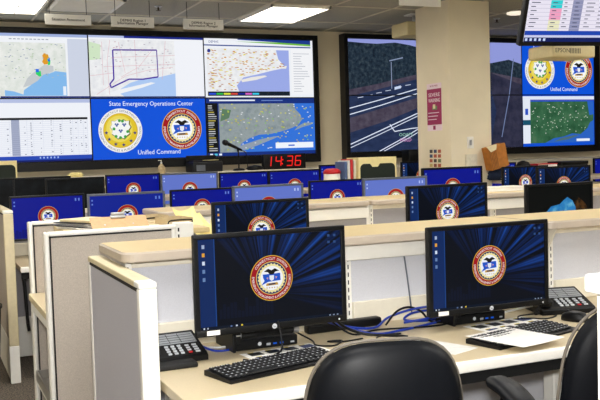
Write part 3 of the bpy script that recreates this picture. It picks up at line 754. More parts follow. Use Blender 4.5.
# left bookcase made of two panels with shelves between them
def framed_panel(x0, x1, y0, y1, z1, label):
    t = thing('partition_panel', label, 'panel', ((x0 + x1) / 2, (y0 + y1) / 2, 0), 0)
    w, d = (x1 - x0) / 2, (y1 - y0) / 2; g = .02
    f = MB().box(-w, -w + g, -d, d, 0, z1, WHITE, .008, 3).box(-w + g, w, -d, d, z1 - g * .8, z1, WHITE, .004, 3).box(w - g, w, -d, d, 0, z1 - g * .8, WHITE, .004).box(-w + g, w - g, -d, d, .01, .12, WHITE, .003)
    f.build('frame', t)
    k = MB().box(-w + g, -w + g + .006, -d - .0008, -d + .004, .12, z1 - g * .8, BLACKM).box(-w + g, w - g, -d - .0008, -d + .004, z1 - g * .8 - .006, z1 - g * .8, BLACKM); k.build('gasket', t)
    MB().box(-w + g, w - g, -d + .003, d - .003, .12, z1 - g * .8, FABW).build('fabric', t)
    return t
framed_panel(.482, 1.052, 3.78, 3.85, 1.11, 'warm grey fabric panel with white frame behind the left end of the counter')
framed_panel(.50, 1.12, 4.50, 4.57, 1.11, 'warm grey fabric panel peeking out behind the nearer framed panel')
t = thing('slotted_post', 'white slotted post at the right end of the framed fabric panel', 'post', (1.095, 3.815, 0))
rbox(-.042, .04, -.035, .035, 0, 1.118, WHITE, .004).build('post', t)
s = MB()
for i in range(30): s.box(-.034, -.027, -.0356, -.034, .21 + .03 * i, .227 + .03 * i, BLACKM)
s.build('slot', t)
t = thing('shelf', 'tan shelf board with white edge between the two left panels', 'shelf', (.83, 4.175, .725))
MB().box(-.34, .34, -.32, .32, 0, .03, DESK, .004).build('board', t); MB().box(-.346, -.338, -.32, .32, -.001, .031, CAP, .003).box(-.335, -.325, -.31, .31, -.05, -.001, WHITE).build('edge', t)
tag(MB().box(.62, 1.235, 3.855, 4.495, 1.062, 1.086, CREAM, .004).box(.64, 1.04, 3.87, 4.48, .79, 1.062, WHITE, .003).build('overhead_cabinet'), 'cream cabinet between the left panels, topped by papers and a clipboard', 'cabinet')
t = thing('storage_bin', 'clear grey bin low on the aisle side between the left panels', 'bin', (.66, 4.17, .32), 0)
TRAYM = pm('clear_tray', '#8f8a82', .3, var=.05)
MB().box(-.16, .16, -.30, .30, 0, .008, TRAYM).box(-.16, -.153, -.30, .30, .008, .05, TRAYM).box(.153, .16, -.30, .30, .008, .05, TRAYM).box(-.153, .153, -.30, -.293, .008, .05, TRAYM).box(-.153, .153, .293, .30, .008, .05, TRAYM).build('tray', t)
MB().box(-.16, .16, -.31, .31, -.012, 0, WHITE).box(.165, .52, -.31, .31, -.30, -.0, WHITE, .003).build('bracket', t)
def lumpy(name, label, cat, loc, sx, sy, sz, mat, seed=0, rz=0):
    rnd = random.Random(seed); bm = bmesh.new(); bmesh.ops.create_icosphere(bm, subdivisions=3, radius=1)
    ph = [rnd.uniform(0, 6) for _ in range(6)]
    for v in bm.verts:
        c = v.co; k = 1 + .10 * math.sin(5 * c.x + ph[0]) * math.cos(4 * c.y + ph[1]) + .08 * math.sin(9 * c.z + 6 * c.x + ph[2]) + .05 * math.sin(13 * c.y + ph[3])
        z = max(c.z * k, -.55)
        c2 = Vector((c.x * k * sx, c.y * k * sy, (z + .55) / 1.55 * sz)); v.co = c2
    m = MB(); bm.verts.index_update(); m.add([v.co.copy() for v in bm.verts], [[v.index for v in f.verts] for f in bm.faces], mat, True, Matrix.Rotation(math.radians(rz), 4, 'Z')); bm.free()
    o = m.build(name, None, loc); return tag(o, label, cat)
lumpy('plastic_bag', 'dark blue crumpled bag lying in the clear bin', 'bag', (.66, 4.12, .3285), .13, .22, .09, pm('bag_blue', '#243050', .35, var=.3, scale=18), 4)
# things on the left cabinet
ZT = 1.0862
t = thing('clipboard', 'tan hardboard clipboard standing propped on the left cabinet', 'clipboard', (.845, 3.93, ZT), 0)
Mx = Matrix.Rotation(math.radians(-58), 4, 'X')
MB().box(-.13, .13, -.002, .002, 0.001, .115, TANB, .002, 2, Mx).build('board', t)
MB().box(-.035, .035, -.010, -.002, .095, .115, SILVER, .003, 2, Mx).cyl((-.03, -.012, .118), .008, .06, SILVER, 10, 'x', M=Mx).build('clip', t)
for dx in (-.07, .06): MB().cyl((dx, -.0035, .05), .004, .002, SILVER, 10, 'y', M=Mx).build('rivet', t)
def stack(name, label, cat, loc, w, d, n, mats, rz, spread=4, th=.0018, seed=1):
    rnd = random.Random(seed); m = MB()
    for i in range(n):
        M = Matrix.Translation((rnd.uniform(-.012, .012), rnd.uniform(-.012, .012), 0)) @ Matrix.Rotation(math.radians(rnd.uniform(-spread, spread)), 4, 'Z')
        m.box(-w / 2, w / 2, -d / 2, d / 2, i * th, i * th + th * .8, mats[i % len(mats)], 0, 2, M)
    o = m.build(name, None, loc); o.rotation_euler = (0, 0, math.radians(rz)); return tag(o, label, cat)
stack('paper_stack', 'loose white and grey papers left of the clipboard', 'papers', (.74, 4.22, ZT), .18, .26, 8, [PAPER, pm('grey_folder', '#8d8f95', .7), PAPER, pm('dark_folder', '#33363c', .6)], 20, 12, .004, 3)
stack('envelope', 'white envelope lying flat beside the clipboard', 'envelope', (1.0, 3.99, ZT), .10, .16, 3, [PAPER], -12, 6, .003, 5)
t = thing('notebook', 'thin beige notebook leaning over the papers on the left cabinet', 'notebook', (.75, 4.2, ZT + .0345), 25)
MB().box(-.09, .09, -.12, .12, 0, .012, pm('beige_cover', '#cfc09a', .6), .003).build('cover', t); MB().box(-.086, .093, -.117, .117, .003, .009, PAPER).build('pages', t)
# binder shelf beyond
def letter_tray(x, y, z, label, rz=0):
    t = thing('letter_tray', label, 'tray', (x, y, z), rz); t.scale = (.62, .55, .8)
    MB().box(-.11, .11, -.15, .15, 0, .004, TRAYB).box(-.11, -.106, -.15, .15, .004, .04, TRAYB).box(.106, .11, -.15, .15, .004, .04, TRAYB).box(-.106, .106, .146, .15, .004, .04, TRAYB).build('body', t)
    MB().tube([(-.10, -.15, .006), (-.095, -.17, .024), (-.06, -.178, .03), (.06, -.178, .03), (.095, -.17, .024), (.10, -.15, .006)], .005, BLACK, 8).build('front_rim', t)
letter_tray(1.095, 4.40, ZT, 'beige letter tray with black rim, upper left of the pair', 5)
letter_tray(1.150, 4.16, ZT, 'beige letter tray with black rim, lower right of the pair', 5)
def sheet(name, label, cat, loc, w, d, mat, rz=0, tilt=0, curl=.0, th=.0008, th2=None):
    m = MB(); n = 8; vs = []; fs = []
    for k in (0, 1):
        for i in range(n + 1):
            for j in range(n + 1):
                x = -w / 2 + w * i / n; y = -d / 2 + d * j / n
                vs.append((x, y, curl * (x / w * 2) ** 2 + curl * .5 * (y / d * 2) ** 2 + k * th))
    N = (n + 1) ** 2; g = lambda k, i, j: k * N + i * (n + 1) + j
    for i in range(n):
        for j in range(n):
            fs.append([g(1, i, j), g(1, i + 1, j), g(1, i + 1, j + 1), g(1, i, j + 1)]); fs.append([g(0, i, j), g(0, i, j + 1), g(0, i + 1, j + 1), g(0, i + 1, j)])
    for i in range(n):
        fs += [[g(0, i, 0), g(0, i + 1, 0), g(1, i + 1, 0), g(1, i, 0)], [g(0, i + 1, n), g(0, i, n), g(1, i, n), g(1, i + 1, n)], [g(0, 0, i + 1), g(0, 0, i), g(1, 0, i), g(1, 0, i + 1)], [g(0, n, i), g(0, n, i + 1), g(1, n, i + 1), g(1, n, i)]]
    m.add(vs, fs, mat); o = m.build(name, None, loc); o.rotation_euler = (math.radians(tilt), 0, math.radians(rz)); return tag(o, label, cat)
# crumpled pale yellow papers left of the second-row monitor
for i, (x, y, z, w, d, rz, tl, c) in enumerate(((1.445, 4.72, 1.0, .17, .22, 28, 35, .02), (1.56, 4.66, .98, .12, .16, -20, 40, .02), (1.38, 4.72, 1.045, .13, .18, 8, 30, .03))):
    lb = ('pale yellow paper at the bottom of the heap by the swirl monitor', 'pale yellow sheet sticking out right of the heap', 'curled yellow sheet topmost of the heap near the trays')[i]
    sheet('paper_sheet', lb, 'paper', (x, y, z), w, d, PAPERC, rz, tl, c, .002)
t = thing('magazine_rack', 'black and white striped file rack holding the yellow papers', 'rack', (1.47, 4.72, .7405), 0)
for i in range(6): MB().box(-.12 + .045 * i, -.112 + .045 * i, -.09, .09, .006, .225, (BLACK, WHITE)[i % 2], .002).build('divider', t)
MB().box(-.13, .13, -.09, .09, 0, .006, BLACK).build('base', t)

# ------------------------------------------------------------------ monitors
def monitor_proto(style):
    """parts with their origin at the bottom centre of the screen unit; the neck is 1 unit high"""
    W, H, B = .53, .325, .016
    grey = style in ('pale', 'bluegrey')
    fm = MGREY if grey else BLACK
    t = bpy.data.objects.new('monitor', None); COL.objects.link(t); t.empty_display_size = .1
    bt = .016 if not style == 'rays' else .022
    f = MB()
    f.box(-W / 2, W / 2, 0, .018, 0, bt, fm, .003, 3).box(-W / 2, W / 2, 0, .018, H - B, H, fm, .003, 3)
    f.box(-W / 2, -W / 2 + B, .0005, .018, bt - .002, H - B + .002, fm, .002).box(W / 2 - B, W / 2, .0005, .018, bt - .002, H - B + .002, fm, .002)
    f.box(-W / 2 + .002, W / 2 - .002, .012, .03, .002, H - .002, fm, .004, 3).box(-W / 2 + .08, W / 2 - .08, .03, .05, .05, H - .05, fm, .008, 3)
    fr = f.build('frame', t)
    A = Art(step=.00012, y0=.0062)
    x0, x1, z0, z1 = -W / 2 + B - .001, W / 2 - B + .001, bt - .001, H - B + .001
    zc = (z0 + z1) / 2
    st = .95
    if style == 'rays':
        A.rect(x0, x1, z0, z1, em_rays('wallpaper_rays'))
        A.rect(x0, x0 + .056, z0, z1, em('#0c2c66', .8)); A.rect(x0 + .053, x0 + .056, z0, z1, em('#1d4a94', .9))
        rnd = random.Random(3); sk = em('#050f26', .9); y = A._y()
        for i in range(15):
            a = x0 + .065 + i * .0125; A.rect(a, a + .010, z0 + .03, z0 + .05 + rnd.uniform(0, .05), sk, y)
        seal_emergency(A, -.003, zc + .003, .0745, st)
        y = A._y()
        for i, c in enumerate(('#a8b8d8', '#e8a83a', '#d8e4f8', '#6a88b8', '#6a88b8')): A.rect(x0 + .013, x0 + .022, z1 - .03 - .026 * i, z1 - .018 - .026 * i, em(c, .9), y)
        for i, (a, b) in enumerate(((.05, .02), (.028, .02), (.05, .042), (.028, .042))): A.rect(x1 - a, x1 - a + .009, z1 - b, z1 - b + .008, em('#2f4f86', .9), y)
        A.rect(x0, x1, z0, z0 + .010, em('#071428', .9)); y = A._y()
        for i, c in enumerate(('#c8d0e0', '#a8b0c0')): A.rect(x0 + .01 + .012 * i, x0 + .015 + .012 * i, z0 + .003, z0 + .008, em(c), y)
        for i, c in enumerate(('#5a70a0', '#c8d0e0', '#e0c83a')): A.rect(x0 + .10 + .018 * i, x0 + .106 + .018 * i, z0 + .003, z0 + .008, em(c), y)
        for i in range(3): A.rect(x1 - .05 + .014 * i, x1 - .044 + .014 * i, z0 + .003, z0 + .007, em('#8a98b0'), y)
    elif style in ('blue', 'bluegrey', 'pale'):
        c = {'blue': '#07148c', 'bluegrey': '#0c2292', 'pale': '#6478cc'}[style]
        A.rect(x0, x1, z0, z1, em(c, st))
        sk = em({'blue': '#060f70', 'bluegrey': '#0a1c7a', 'pale': '#5a6fc0'}[style], st); rnd = random.Random(3); y = A._y()
        for i in range(24):
            a = x0 + i * .0207; A.rect(a, a + .017, z0, z0 + .03 + rnd.uniform(0, .06), sk, y)
        seal_emergency(A, .0, zc + .008, .072, st, False)
        ic = em('#6a8ad8' if style != 'pale' else '#b8c8f0', st); y = A._y()
        for i in range(2): A.rect(x0 + .012, x0 + .022, z1 - .035 - .026 * i, z1 - .024 - .026 * i, ic, y)
        for i in range(2): A.rect(x1 - .055 + .024 * i, x1 - .045 + .024 * i, z1 - .038, z1 - .018, ic, y)
    elif style == 'cave':
        A.rect(x0, x1, z0, z1, em('#050808', st))
        s = lambda P: [(x0 + a * (x1 - x0), z0 + b * (z1 - z0)) for a, b in P]
        A.poly(s([(.68, .05), (.70, .60), (.80, .72), (.90, .60), (.98, .40), (.97, .05)]), em_noise('cave_rock', [(.4, '#140d06'), (.62, '#5a3a18')], 30, 6, .8))
        A.poly(s([(.28, .44), (.36, .56), (.44, .58), (.50, .60), (.56, .68), (.62, .74), (.70, .66), (.75, .52), (.76, .36), (.74, .22), (.60, .20), (.45, .28), (.36, .38)]), em_noise('cave_sky', [(.35, '#1a62a8'), (.55, '#2f86c0'), (.75, '#7ec4dc')], 14, 4, .95))
        A.poly(s([(.28, .44), (.40, .40), (.5, .44), (.56, .36), (.44, .26), (.34, .38)]), em('#2aa8b8', .85))
        A.poly(s([(.42, .20), (.44, .38), (.47, .42), (.50, .34), (.53, .44), (.56, .46), (.6, .30), (.62, .20)]), em('#060a0c'))
    else:
        A.rect(x0, x1, z0, z1, em_noise('painted_reflection', [(.35, '#040506'), (.7, '#191d20')], 9, 4, .8))  # switched-off screen: faint grey window reflections painted in as emission
    A.mb.build('screen', t, fixn=False)
    if style == 'rays':
        L = Art(step=.0002, y0=-.0001); L.disc(.0, bt * .5, .0085, KEYL, 20); L.text('hp', .0, bt * .5 - .0035, .007, BLACKM, 'c'); L.mb.build('logo', t, fixn=False)
        MB().box(-W / 2 + .035, -W / 2 + .078, -.0007, .0005, .004, bt - .003, PAPER).build('sticker', t)
        b = MB().cyl((W / 2 - .03, -.0015, bt * .45), .0032, .003, KEYL, 10, 'y'); b.build('power_button', t)
    nk = MB().box(-.035, .035, .032, .062, 0, 1, fm, .0); k = nk.build('neck', t); k['_neck'] = 1
    m = MB().box(-.12, .12, -.06, .13, 0, .014, fm, .005, 3); m.build('base', t)
    return t
PROTO = {}
USED = set()
def place_monitor(style, x, y, ztop, w, label, rz=0, group=None, zdesk=.74, tilt=0, base=True):
    if style not in PROTO: PROTO[style] = monitor_proto(style)
    src = PROTO[style]
    first = style not in USED; USED.add(style)
    s = w / .53
    r = src if first else src.copy()
    if not first: COL.objects.link(r)
    lift = (ztop - zdesk) / s - .325
    for ch in ([c for c in list(src.children)] if first else [c for c in list(src.children)]):
        c = ch if first else ch.copy()
        if not first: COL.objects.link(c); c.parent = r
        nm = c.name.split('.')[0]
        if nm == 'neck': c.location = (0, 0, .012); c.scale = (1, 1, lift + .13)
        elif nm != 'base': c.location = (0, 0, lift)
        else: c.location = (0, 0, .0005)
    r.scale = (s, s, s); r.location = (x, y, zdesk); r.rotation_euler = (0, 0, math.radians(rz))
    r['label'] = label; r['category'] = 'monitor'; r['group'] = group or 'desktop monitors in rows'
    return r
gA, gB, gC, gD = 'black monitors with ray wallpaper, front row', 'monitors of the second row', 'monitors of the third row', 'monitors of the farthest row'

# style, x, y, top height, width, label
ML = [
 ('rays', 1.654, 4.26, 1.175, .545, 'black monitor with blue rays directly behind the left front monitor', 0, gB),
 ('rays', 2.722, 4.12, 1.215, .53, 'black monitor with blue rays in the second row, behind the right front monitor', 0, gB),
 ('cave', 3.785, 4.44, 1.170, .54, 'black monitor showing a dark cave picture with blue opening', 0, gB),
 ('blue', .819, 6.16, 1.178, .50, 'black-framed blue monitor beside the far left end panel', 0, gC),
 ('bluegrey', 1.322, 5.96, 1.177, .54, 'grey-framed blue monitor behind the clipboard', 0, gC),
 ('blue', 1.937, 6.20, 1.171, .49, 'black-framed blue monitor behind the beige letter trays', 0, gC),
 ('pale', 2.370, 5.95, 1.187, .56, 'grey-framed pale blue monitor behind the left second-row ray monitor', 0, gC),
 ('blue', 3.037, 6.16, 1.193, .49, 'black-framed blue monitor in front of the red-lidded can', 0, gC),
 ('pale', 3.400, 5.87, 1.203, .57, 'grey-framed pale blue monitor in front of the cream folder box', 0, gC),
 ('blue', 4.000, 5.98, 1.260, .58, 'black-framed blue monitor directly in front of the pillar', 0, gC),
 ('rays', 4.97, 6.28, 1.235, .50, 'dim blue-ray monitor partly covered, below right of the orange box', 0, gC),
 ('rays', 5.12, 5.95, 1.231, .58, 'black monitor with blue rays standing behind the cave picture monitor', 0, gC),
 ('rays', 5.905, 6.02, 1.176, .56, 'black ray monitor cut by the right edge of the view', 0, gC),
 ('blue', 1.718, 7.47, 1.273, .48, 'blue monitor under the Unified Command screen, left of a pale one', 0, gD),
 ('pale', 2.189, 7.35, 1.269, .52, 'pale blue monitor in front of the printer', 0, gD),
 ('blue', 2.735, 7.46, 1.255, .48, 'blue monitor in front of the desk microphone', 0, gD),
 ('blue', 3.182, 7.33, 1.258, .52, 'blue monitor in front of the red digital clock', 0, gD),
 ('blue', 3.735, 7.44, 1.291, .50, 'blue monitor half hidden behind the red-lidded can', 0, gD),
 ('rays', 4.66, 7.50, 1.290, .50, 'dark blue monitor cut off by the left edge of the pillar', 0, gD),
 ('blue', 5.56, 7.50, 1.244, .50, 'blue monitor mostly hidden behind the orange cardboard box', 0, gD),
 ('blue', 7.12, 7.50, 1.254, .50, 'blue monitor of the farthest row at the right edge', 0, gD),
 ('off', 1.172, 7.14, 1.268, .47, 'idle black monitor left of the farthest blue monitors', 0, gD),
 ('off', .96, 7.50, 1.277, .47, 'idle black monitor with painted grey reflection, partly behind another black one', 0, gD),
 ('off', .47, 7.14, 1.284, .47, 'idle black monitor cut off by the left edge of the view', 0, gD),
]
for st, x, y, zt, w, lb, rz, g in ML: place_monitor(st, x, y, zt, w, lb, rz, g)
def push_stand(m):
    for c in list(m.children):
        if c.name.split('.')[0] in ('base', 'neck'): bpy.data.objects.remove(c)
m1 = place_monitor('rays', 1.065, 2.66, 1.165, .54, 'large black monitor with blue rays, left of the two in front', 0, gA)
m2 = place_monitor('rays', 1.945, 2.67, 1.134, .538, 'large black monitor with blue rays, right of the two in front', 0, gA)
push_stand(m1); push_stand(m2)

# stand-mounted small computers under the two front monitors
def mini_pc(x, y, label, back=2.712):
    t = thing('mini_computer', label, 'computer', (x, y, .7405), 0, 'small computers under the front monitors')
    MB().box(-.115, .115, -.09, .085, .002, .038, DGREY, .004, 3).box(-.113, .113, -.0925, -.088, .004, .036, BLACK, .002).build('case', t)
    A = Art(y0=-.0928); A.disc(-.03, .02, .007, KEYL, 16)
    for dx in (.02, .045): A.rect(dx, dx + .014, .013, .019, em('#1a5ad0', .8))
    A.rect(-.005, .01, .012, .020, LCD); A.rect(.085, .1, .012, .018, LCD); A.mb.build('front_ports', t, fixn=False)
    MB().cyl((-.10, -.085, .058), .0145, .20, BLACKM, 16, 'x').build('hinge', t)
    for dx in (-.118, .098): MB().cyl((dx, -.085, .058), .0155, .02, SILVER, 16, 'x').build('hinge_cap', t)
    MB().box(-.13, -.119, -.10, .09, 0, .075, BLACK, .003).box(-.119, -.10, -.10, -.07, .03, .07, BLACK, .002).box(-.05, .05, -.10, -.07, .05, .19, BLACK, .003).box(-.05, .05, back - y, -.09, .13, .19, BLACK, .003).build('bracket', t)
mini_pc(1.09, 2.885, 'small black computer under the left front monitor')
mini_pc(1.965, 2.86, 'small black computer under the right front monitor')

# ------------------------------------------------------------------ keyboards, mouse, phones
def keyboard(x, y, rz, label, L=.44):
    t = thing('keyboard', label, 'keyboard', (x, y, .7405), rz, 'black keyboards')
    M = Matrix.Rotation(math.radians(4), 4, 'X')
    MB().prism([(-.075, .0), (.075, .0), (.075, .016), (.06, .018), (-.068, .010), (-.075, .006)], -L / 2, L / 2, BLACK, plane='yz').build('base', t)
    k = MB(); rnd = random.Random(1)
    g = MB()
    for r in range(6):
        yy = -.060 + .0215 * r
        z = .0108 + (yy + .068) * .0625
        xx = -L / 2 + .010; i = 0
        while xx < L / 2 - .02:
            wk = .0162
            if r == 0 and .07 < xx + L / 2 < .17: wk = .10
            if r == 5 and i % 5 == 4: xx += .009
            if abs(xx - (L / 2 - .135)) < .008 or abs(xx - (L / 2 - .085)) < .006: xx += .006
            k.box(xx, xx + wk, yy, yy + .0175, z, z + .006, KEYC, .0022, 1)
            if wk < .03: g.box(xx + .004, xx + .009, yy + .008, yy + .013, z + .0058, z + .0064, KEYL)
            xx += wk + .0028; i += 1
    k.build('keys', t); g.build('key_legend', t)
keyboard(1.015, 2.535, 14, 'black keyboard in front of the left front monitor')
keyboard(1.945, 2.485, 14, 'black keyboard half covered by a white sheet, front right')
t = thing('computer_mouse', 'black mouse right of the right-hand keyboard', 'mouse', (2.29, 2.615, .7405), 20)
mb = MB(); vs = []; fs = []; n = 20
prof = [(1, 0), (1, .012), (.92, .022), (.7, .032), (.35, .037)]
for k, (s_, z) in enumerate(prof):
    for i in range(n):
        a = 2 * PI * i / n; vs.append((.031 * s_ * math.cos(a), .055 * s_ * math.sin(a) - (.006 if k > 2 else 0), z))
for k in range(len(prof) - 1):
    for i in range(n): fs.append([k * n + i, k * n + (i + 1) % n, (k + 1) * n + (i + 1) % n, (k + 1) * n + i])
fs.append([(len(prof) - 1) * n + i for i in range(n)]); fs.append(list(range(n))[::-1])
mb.add(vs, fs, BLACK, True); mb.build('body', t)
MB().cyl((-.003, .028, .0315), .008, .006, DGREY, 12, 'x').build('scroll_wheel', t)
def phone(x, y, rz, label, curly=True, s=1.0, z=.7405):
    t = thing('telephone', label, 'telephone', (x, y, z), rz, 'black desk telephones'); t.scale = (s, s, s)
    M = Matrix.Identity(4)
    MB().prism([(-.11, 0), (.11, 0), (.11, .085), (.095, .09), (-.10, .028), (-.11, .02)], -.13, .13, BLACK, plane='yz').build('body', t)
    T = Matrix.Translation((0, -.10, .028)) @ Matrix.Rotation(math.atan2(.062, .195), 4, 'X')
    MB().box(-.055, .118, .10, .185, 0, .003, LCD, .001, 2, T).build('display', t)
    l = MB()
    for i in range(4): l.box(-.048, .11, .108 + .019 * i, .1105 + .019 * i, .003, .0036, DGREY, 0, 2, T)
    for sx in (.0, .05): l.box(sx, sx + .0025, .105, .18, .003, .0036, DGREY, 0, 2, T)
    l.build('display_lines', t)
    k = MB()
    for i in range(3):
        for j in range(4): k.box(-.033 + .027 * i, -.017 + .027 * i, .013 + .020 * j, .024 + .020 * j, 0, .006, KEYL, .002, 2, T)
    for j in range(4): k.box(.055, .072, .014 + .019 * j, .024 + .019 * j, 0, .005, KEYL if j else RED, .002, 2, T); k.box(.085, .105, .014 + .019 * j, .024 + .019 * j, 0, .005, KEYL, .002, 2, T)
    k.build('keys', t)
    h = MB().box(-.125, -.072, -.10, .105, .0, .010, BLACK, .004, 3, Matrix.Translation((0, 0, .03)) @ Matrix.Rotation(math.atan2(.062, .195), 4, 'X'))
    hs = thing_child = MB()
    hs.tube([(-.098, -.085, .052), (-.098, -.06, .085), (-.098, 0, .112), (-.098, .05, .128), (-.098, .09, .125)], .017, BLACK, 12)
    hs.lathe([(.018, 0), (.029, .006), (.030, .022), (.02, .034)], BLACK, (-.098, -.082, .036), 18); hs.lathe([(.018, 0), (.029, .006), (.030, .022), (.02, .034)], BLACK, (-.098, .085, .098), 18)
    hs.build('handset', t)
    if curly:
        c = []
        for i in range(140):
            u = i / 139; a = i * .75
            bx = -.115 - .06 * math.sin(u * PI); by = -.10 - .05 * math.sin(u * PI) + .04 * u; bz = .045 * (1 - u) ** 2 + .010
            c.append((bx + .007 * math.cos(a), by, bz + .007 * math.sin(a)))
        MB().tube(c, .0022, BLACK, 5, False).build('coiled_cord', t)
phone(.752, 2.83, 2, 'black desk telephone with grey display behind the left end panel', False, .8)
phone(2.385, 2.82, -14, 'black desk telephone with curly cord right of the right front monitor', True, .88)
tag(MB().box(.645, .80, 2.665, 2.735, .7405, .757, BLACKM, .005, 3).build('pen_tray'), 'flat black tray in front of the left telephone', 'tray')

# ------------------------------------------------------------------ papers on the front desk
def photo_sheet(x, y, rz, z, label, w=.28, d=.21, seed=1):
    t = thing('printed_sheet', label, 'paper', (x, y, z), rz)
    MB().box(-w / 2, w / 2, -d / 2, d / 2, 0, .0012, PAPER).build('page', t)
    rnd = random.Random(seed); m = MB()
    for i in range(4):
        for j in range(2):
            a = -w / 2 + .02 + i * w * .24; b = -d / 2 + .02 + j * d * .46
            c = ['#16306e', '#14161c', '#101820', '#24283a'][(i + j) % 4]
            m.box(a, a + w * .17, b, b + d * .30, .0013, .0016, pm('ink_' + c, c, .5)); m.box(a + .006, a + w * .10, b + d * .30, b + d * .36, .0013, .0016, pm('ink_yellow', '#d8c23a', .6))
    m.build('print', t)
photo_sheet(1.12, 2.705, 6, .7405, 'white sheet under the left front computer, printed with dark pictures', .28, .14, 2)
photo_sheet(2.03, 2.68, 8, .7405, 'white instruction sheet with small blue and black pictures, under the right monitor', .31, .17, 3)
sheet('paper_sheet', 'plain white sheet lying over the right-hand keyboard', 'paper', (1.855, 2.42, .7605), .22, .25, PAPER, 14, 0, .002)
sheet('paper_sheet', 'white sheet lying on the desk left of the right-hand keyboard', 'paper', (1.60, 2.535, .7405), .13, .28, pm('paper_grey', '#e8e6e2', .8), 20, 0, 0)
sheet('paper_sheet', 'small white paper lying by the left front keyboard edge', 'paper', (.985, 2.62, .7420), .12, .05, PAPER, 12, 0, 0)

# power strip / sound bar, cables
tag(rbox(-.16, .16, -.022, .022, 0, .034, BLACK, .010, 4, Matrix.Translation((1.46, 2.975, .7405)) @ Matrix.Rotation(math.radians(2), 4, 'Z') @ Matrix.Translation((0, -.03, 0))).build('speaker_bar'), 'long black speaker bar lying right behind the left front monitor', 'speaker')
def cable(name, label, pts, r, mat, cat='cable', group=None):
    m = MB().tube(pts, r, mat, 7); o = m.build(name); return tag(o, label, cat, group)
D = .744
cable('network_cable', 'blue cable looping up and back between the two front monitors', [(1.34, 2.93, .80), (1.44, 2.87, .765), (1.56, 2.88, D + .003), (1.66, 2.95, D + .02), (1.76, 2.93, .79), (1.86, 2.90, .795), (1.93, 2.93, .76), (2.02, 2.94, D + .01)], .0048, BLUEC)
cable('network_cable', 'second blue cable, flat along the desk between the front monitors', [(1.36, 2.92, .79), (1.50, 2.80, D + .002), (1.62, 2.79, D + .002), (1.76, 2.83, D + .002), (1.88, 2.87, D + .003), (1.97, 2.93, D + .01)], .0045, BLUEC)
cable('network_cable', 'blue cable coil lying left of the right front monitor', [(1.70, 2.90, D + .004), (1.75, 2.86, .760), (1.85, 2.85, .768), (1.91, 2.89, .765), (1.86, 2.94, .775), (1.76, 2.94, .772), (1.71, 2.91, .756), (1.78, 2.88, D + .006), (1.90, 2.90, D + .004)], .0048, BLUEC)
cable('power_cable', 'black cable running down from the left front monitor to the desk', [(1.31, 2.71, .90), (1.335, 2.78, .84), (1.40, 2.82, .78), (1.48, 2.80, D + .002), (1.56, 2.72, D + .002), (1.585, 2.68, D + .002)], .0055, BLACK)
cable('power_cable', 'black cable arching over the blue coil', [(1.62, 2.90, D + .003), (1.68, 2.92, .79), (1.74, 2.93, .80), (1.79, 2.92, .78), (1.80, 2.85, D + .004), (1.90, 2.83, D + .004)], .0042, BLACK)
cable('power_cable', 'thin black cable winding behind the blue cables', [(1.36, 2.84, .80), (1.42, 2.79, D + .01), (1.55, 2.84, D + .003), (1.70, 2.80, D + .003), (1.80, 2.79, D + .003), (1.93, 2.84, D + .003), (1.86, 2.80, D + .003)], .0036, BLACK)
cable('thin_cord', 'thin black cord curled beside the left speaker bar', [(1.24, 2.93, .765), (1.27, 2.82, D), (1.25, 2.74, D), (1.29, 2.70, D), (1.33, 2.72, D), (1.36, 2.76, D), (1.31, 2.77, D), (1.36, 2.74, D), (1.44, 2.75, D)], .003, BLACK, 'cord')
cable('thin_cord', 'short black cord arc right of the speaker bar, near the chair', [(1.47, 2.70, D), (1.50, 2.745, D), (1.56, 2.76, D), (1.60, 2.75, D)], .0028, BLACK, 'cord')
cable('thin_cord', 'black headset cord looped under the right front monitor', [(2.12, 2.74, D), (2.17, 2.79, D), (2.27, 2.78, D), (2.29, 2.72, D), (2.22, 2.69, D), (2.18, 2.72, D), (2.14, 2.75, D)], .0028, BLACK, 'cord')
cable('white_cord', 'white cable curving from the right monitor to the telephone', [(2.10, 2.86, D), (2.20, 2.88, D + .004), (2.28, 2.84, .765), (2.33, 2.77, .765), (2.36, 2.72, D)], .0045, WHITEC, 'cord')
cable('white_cord', 'second white cable behind the right front monitor', [(2.08, 2.90, D), (2.18, 2.93, D + .004), (2.27, 2.92, .76), (2.31, 2.93, D)], .004, WHITEC, 'cord')
cable('white_cord', 'white cable left of the left front monitor base', [(.86, 2.84, D), (.90, 2.90, D), (.93, 2.86, .75), (.98, 2.88, D)], .004, WHITEC, 'cord')
cable('network_cable', 'blue cable left of the left front monitor base', [(.88, 2.93, D + .01), (.91, 2.85, D), (.96, 2.83, D), (1.02, 2.86, D)], .004, BLUEC)
cable('hanging_wire', 'dark wire hanging in front of the panel, from the counter to the desk', [(1.755, 2.985, 1.02), (1.77, 2.982, .90), (1.785, 2.98, .76)], .0035, MGREY, 'wire')
cable('thin_cord', 'black cord hanging over the left front computer', [(1.075, 2.655, .862), (1.08, 2.64, .80), (1.07, 2.63, .765), (1.00, 2.625, D + .003), (.95, 2.66, D + .002)], .003, BLACK, 'cord')

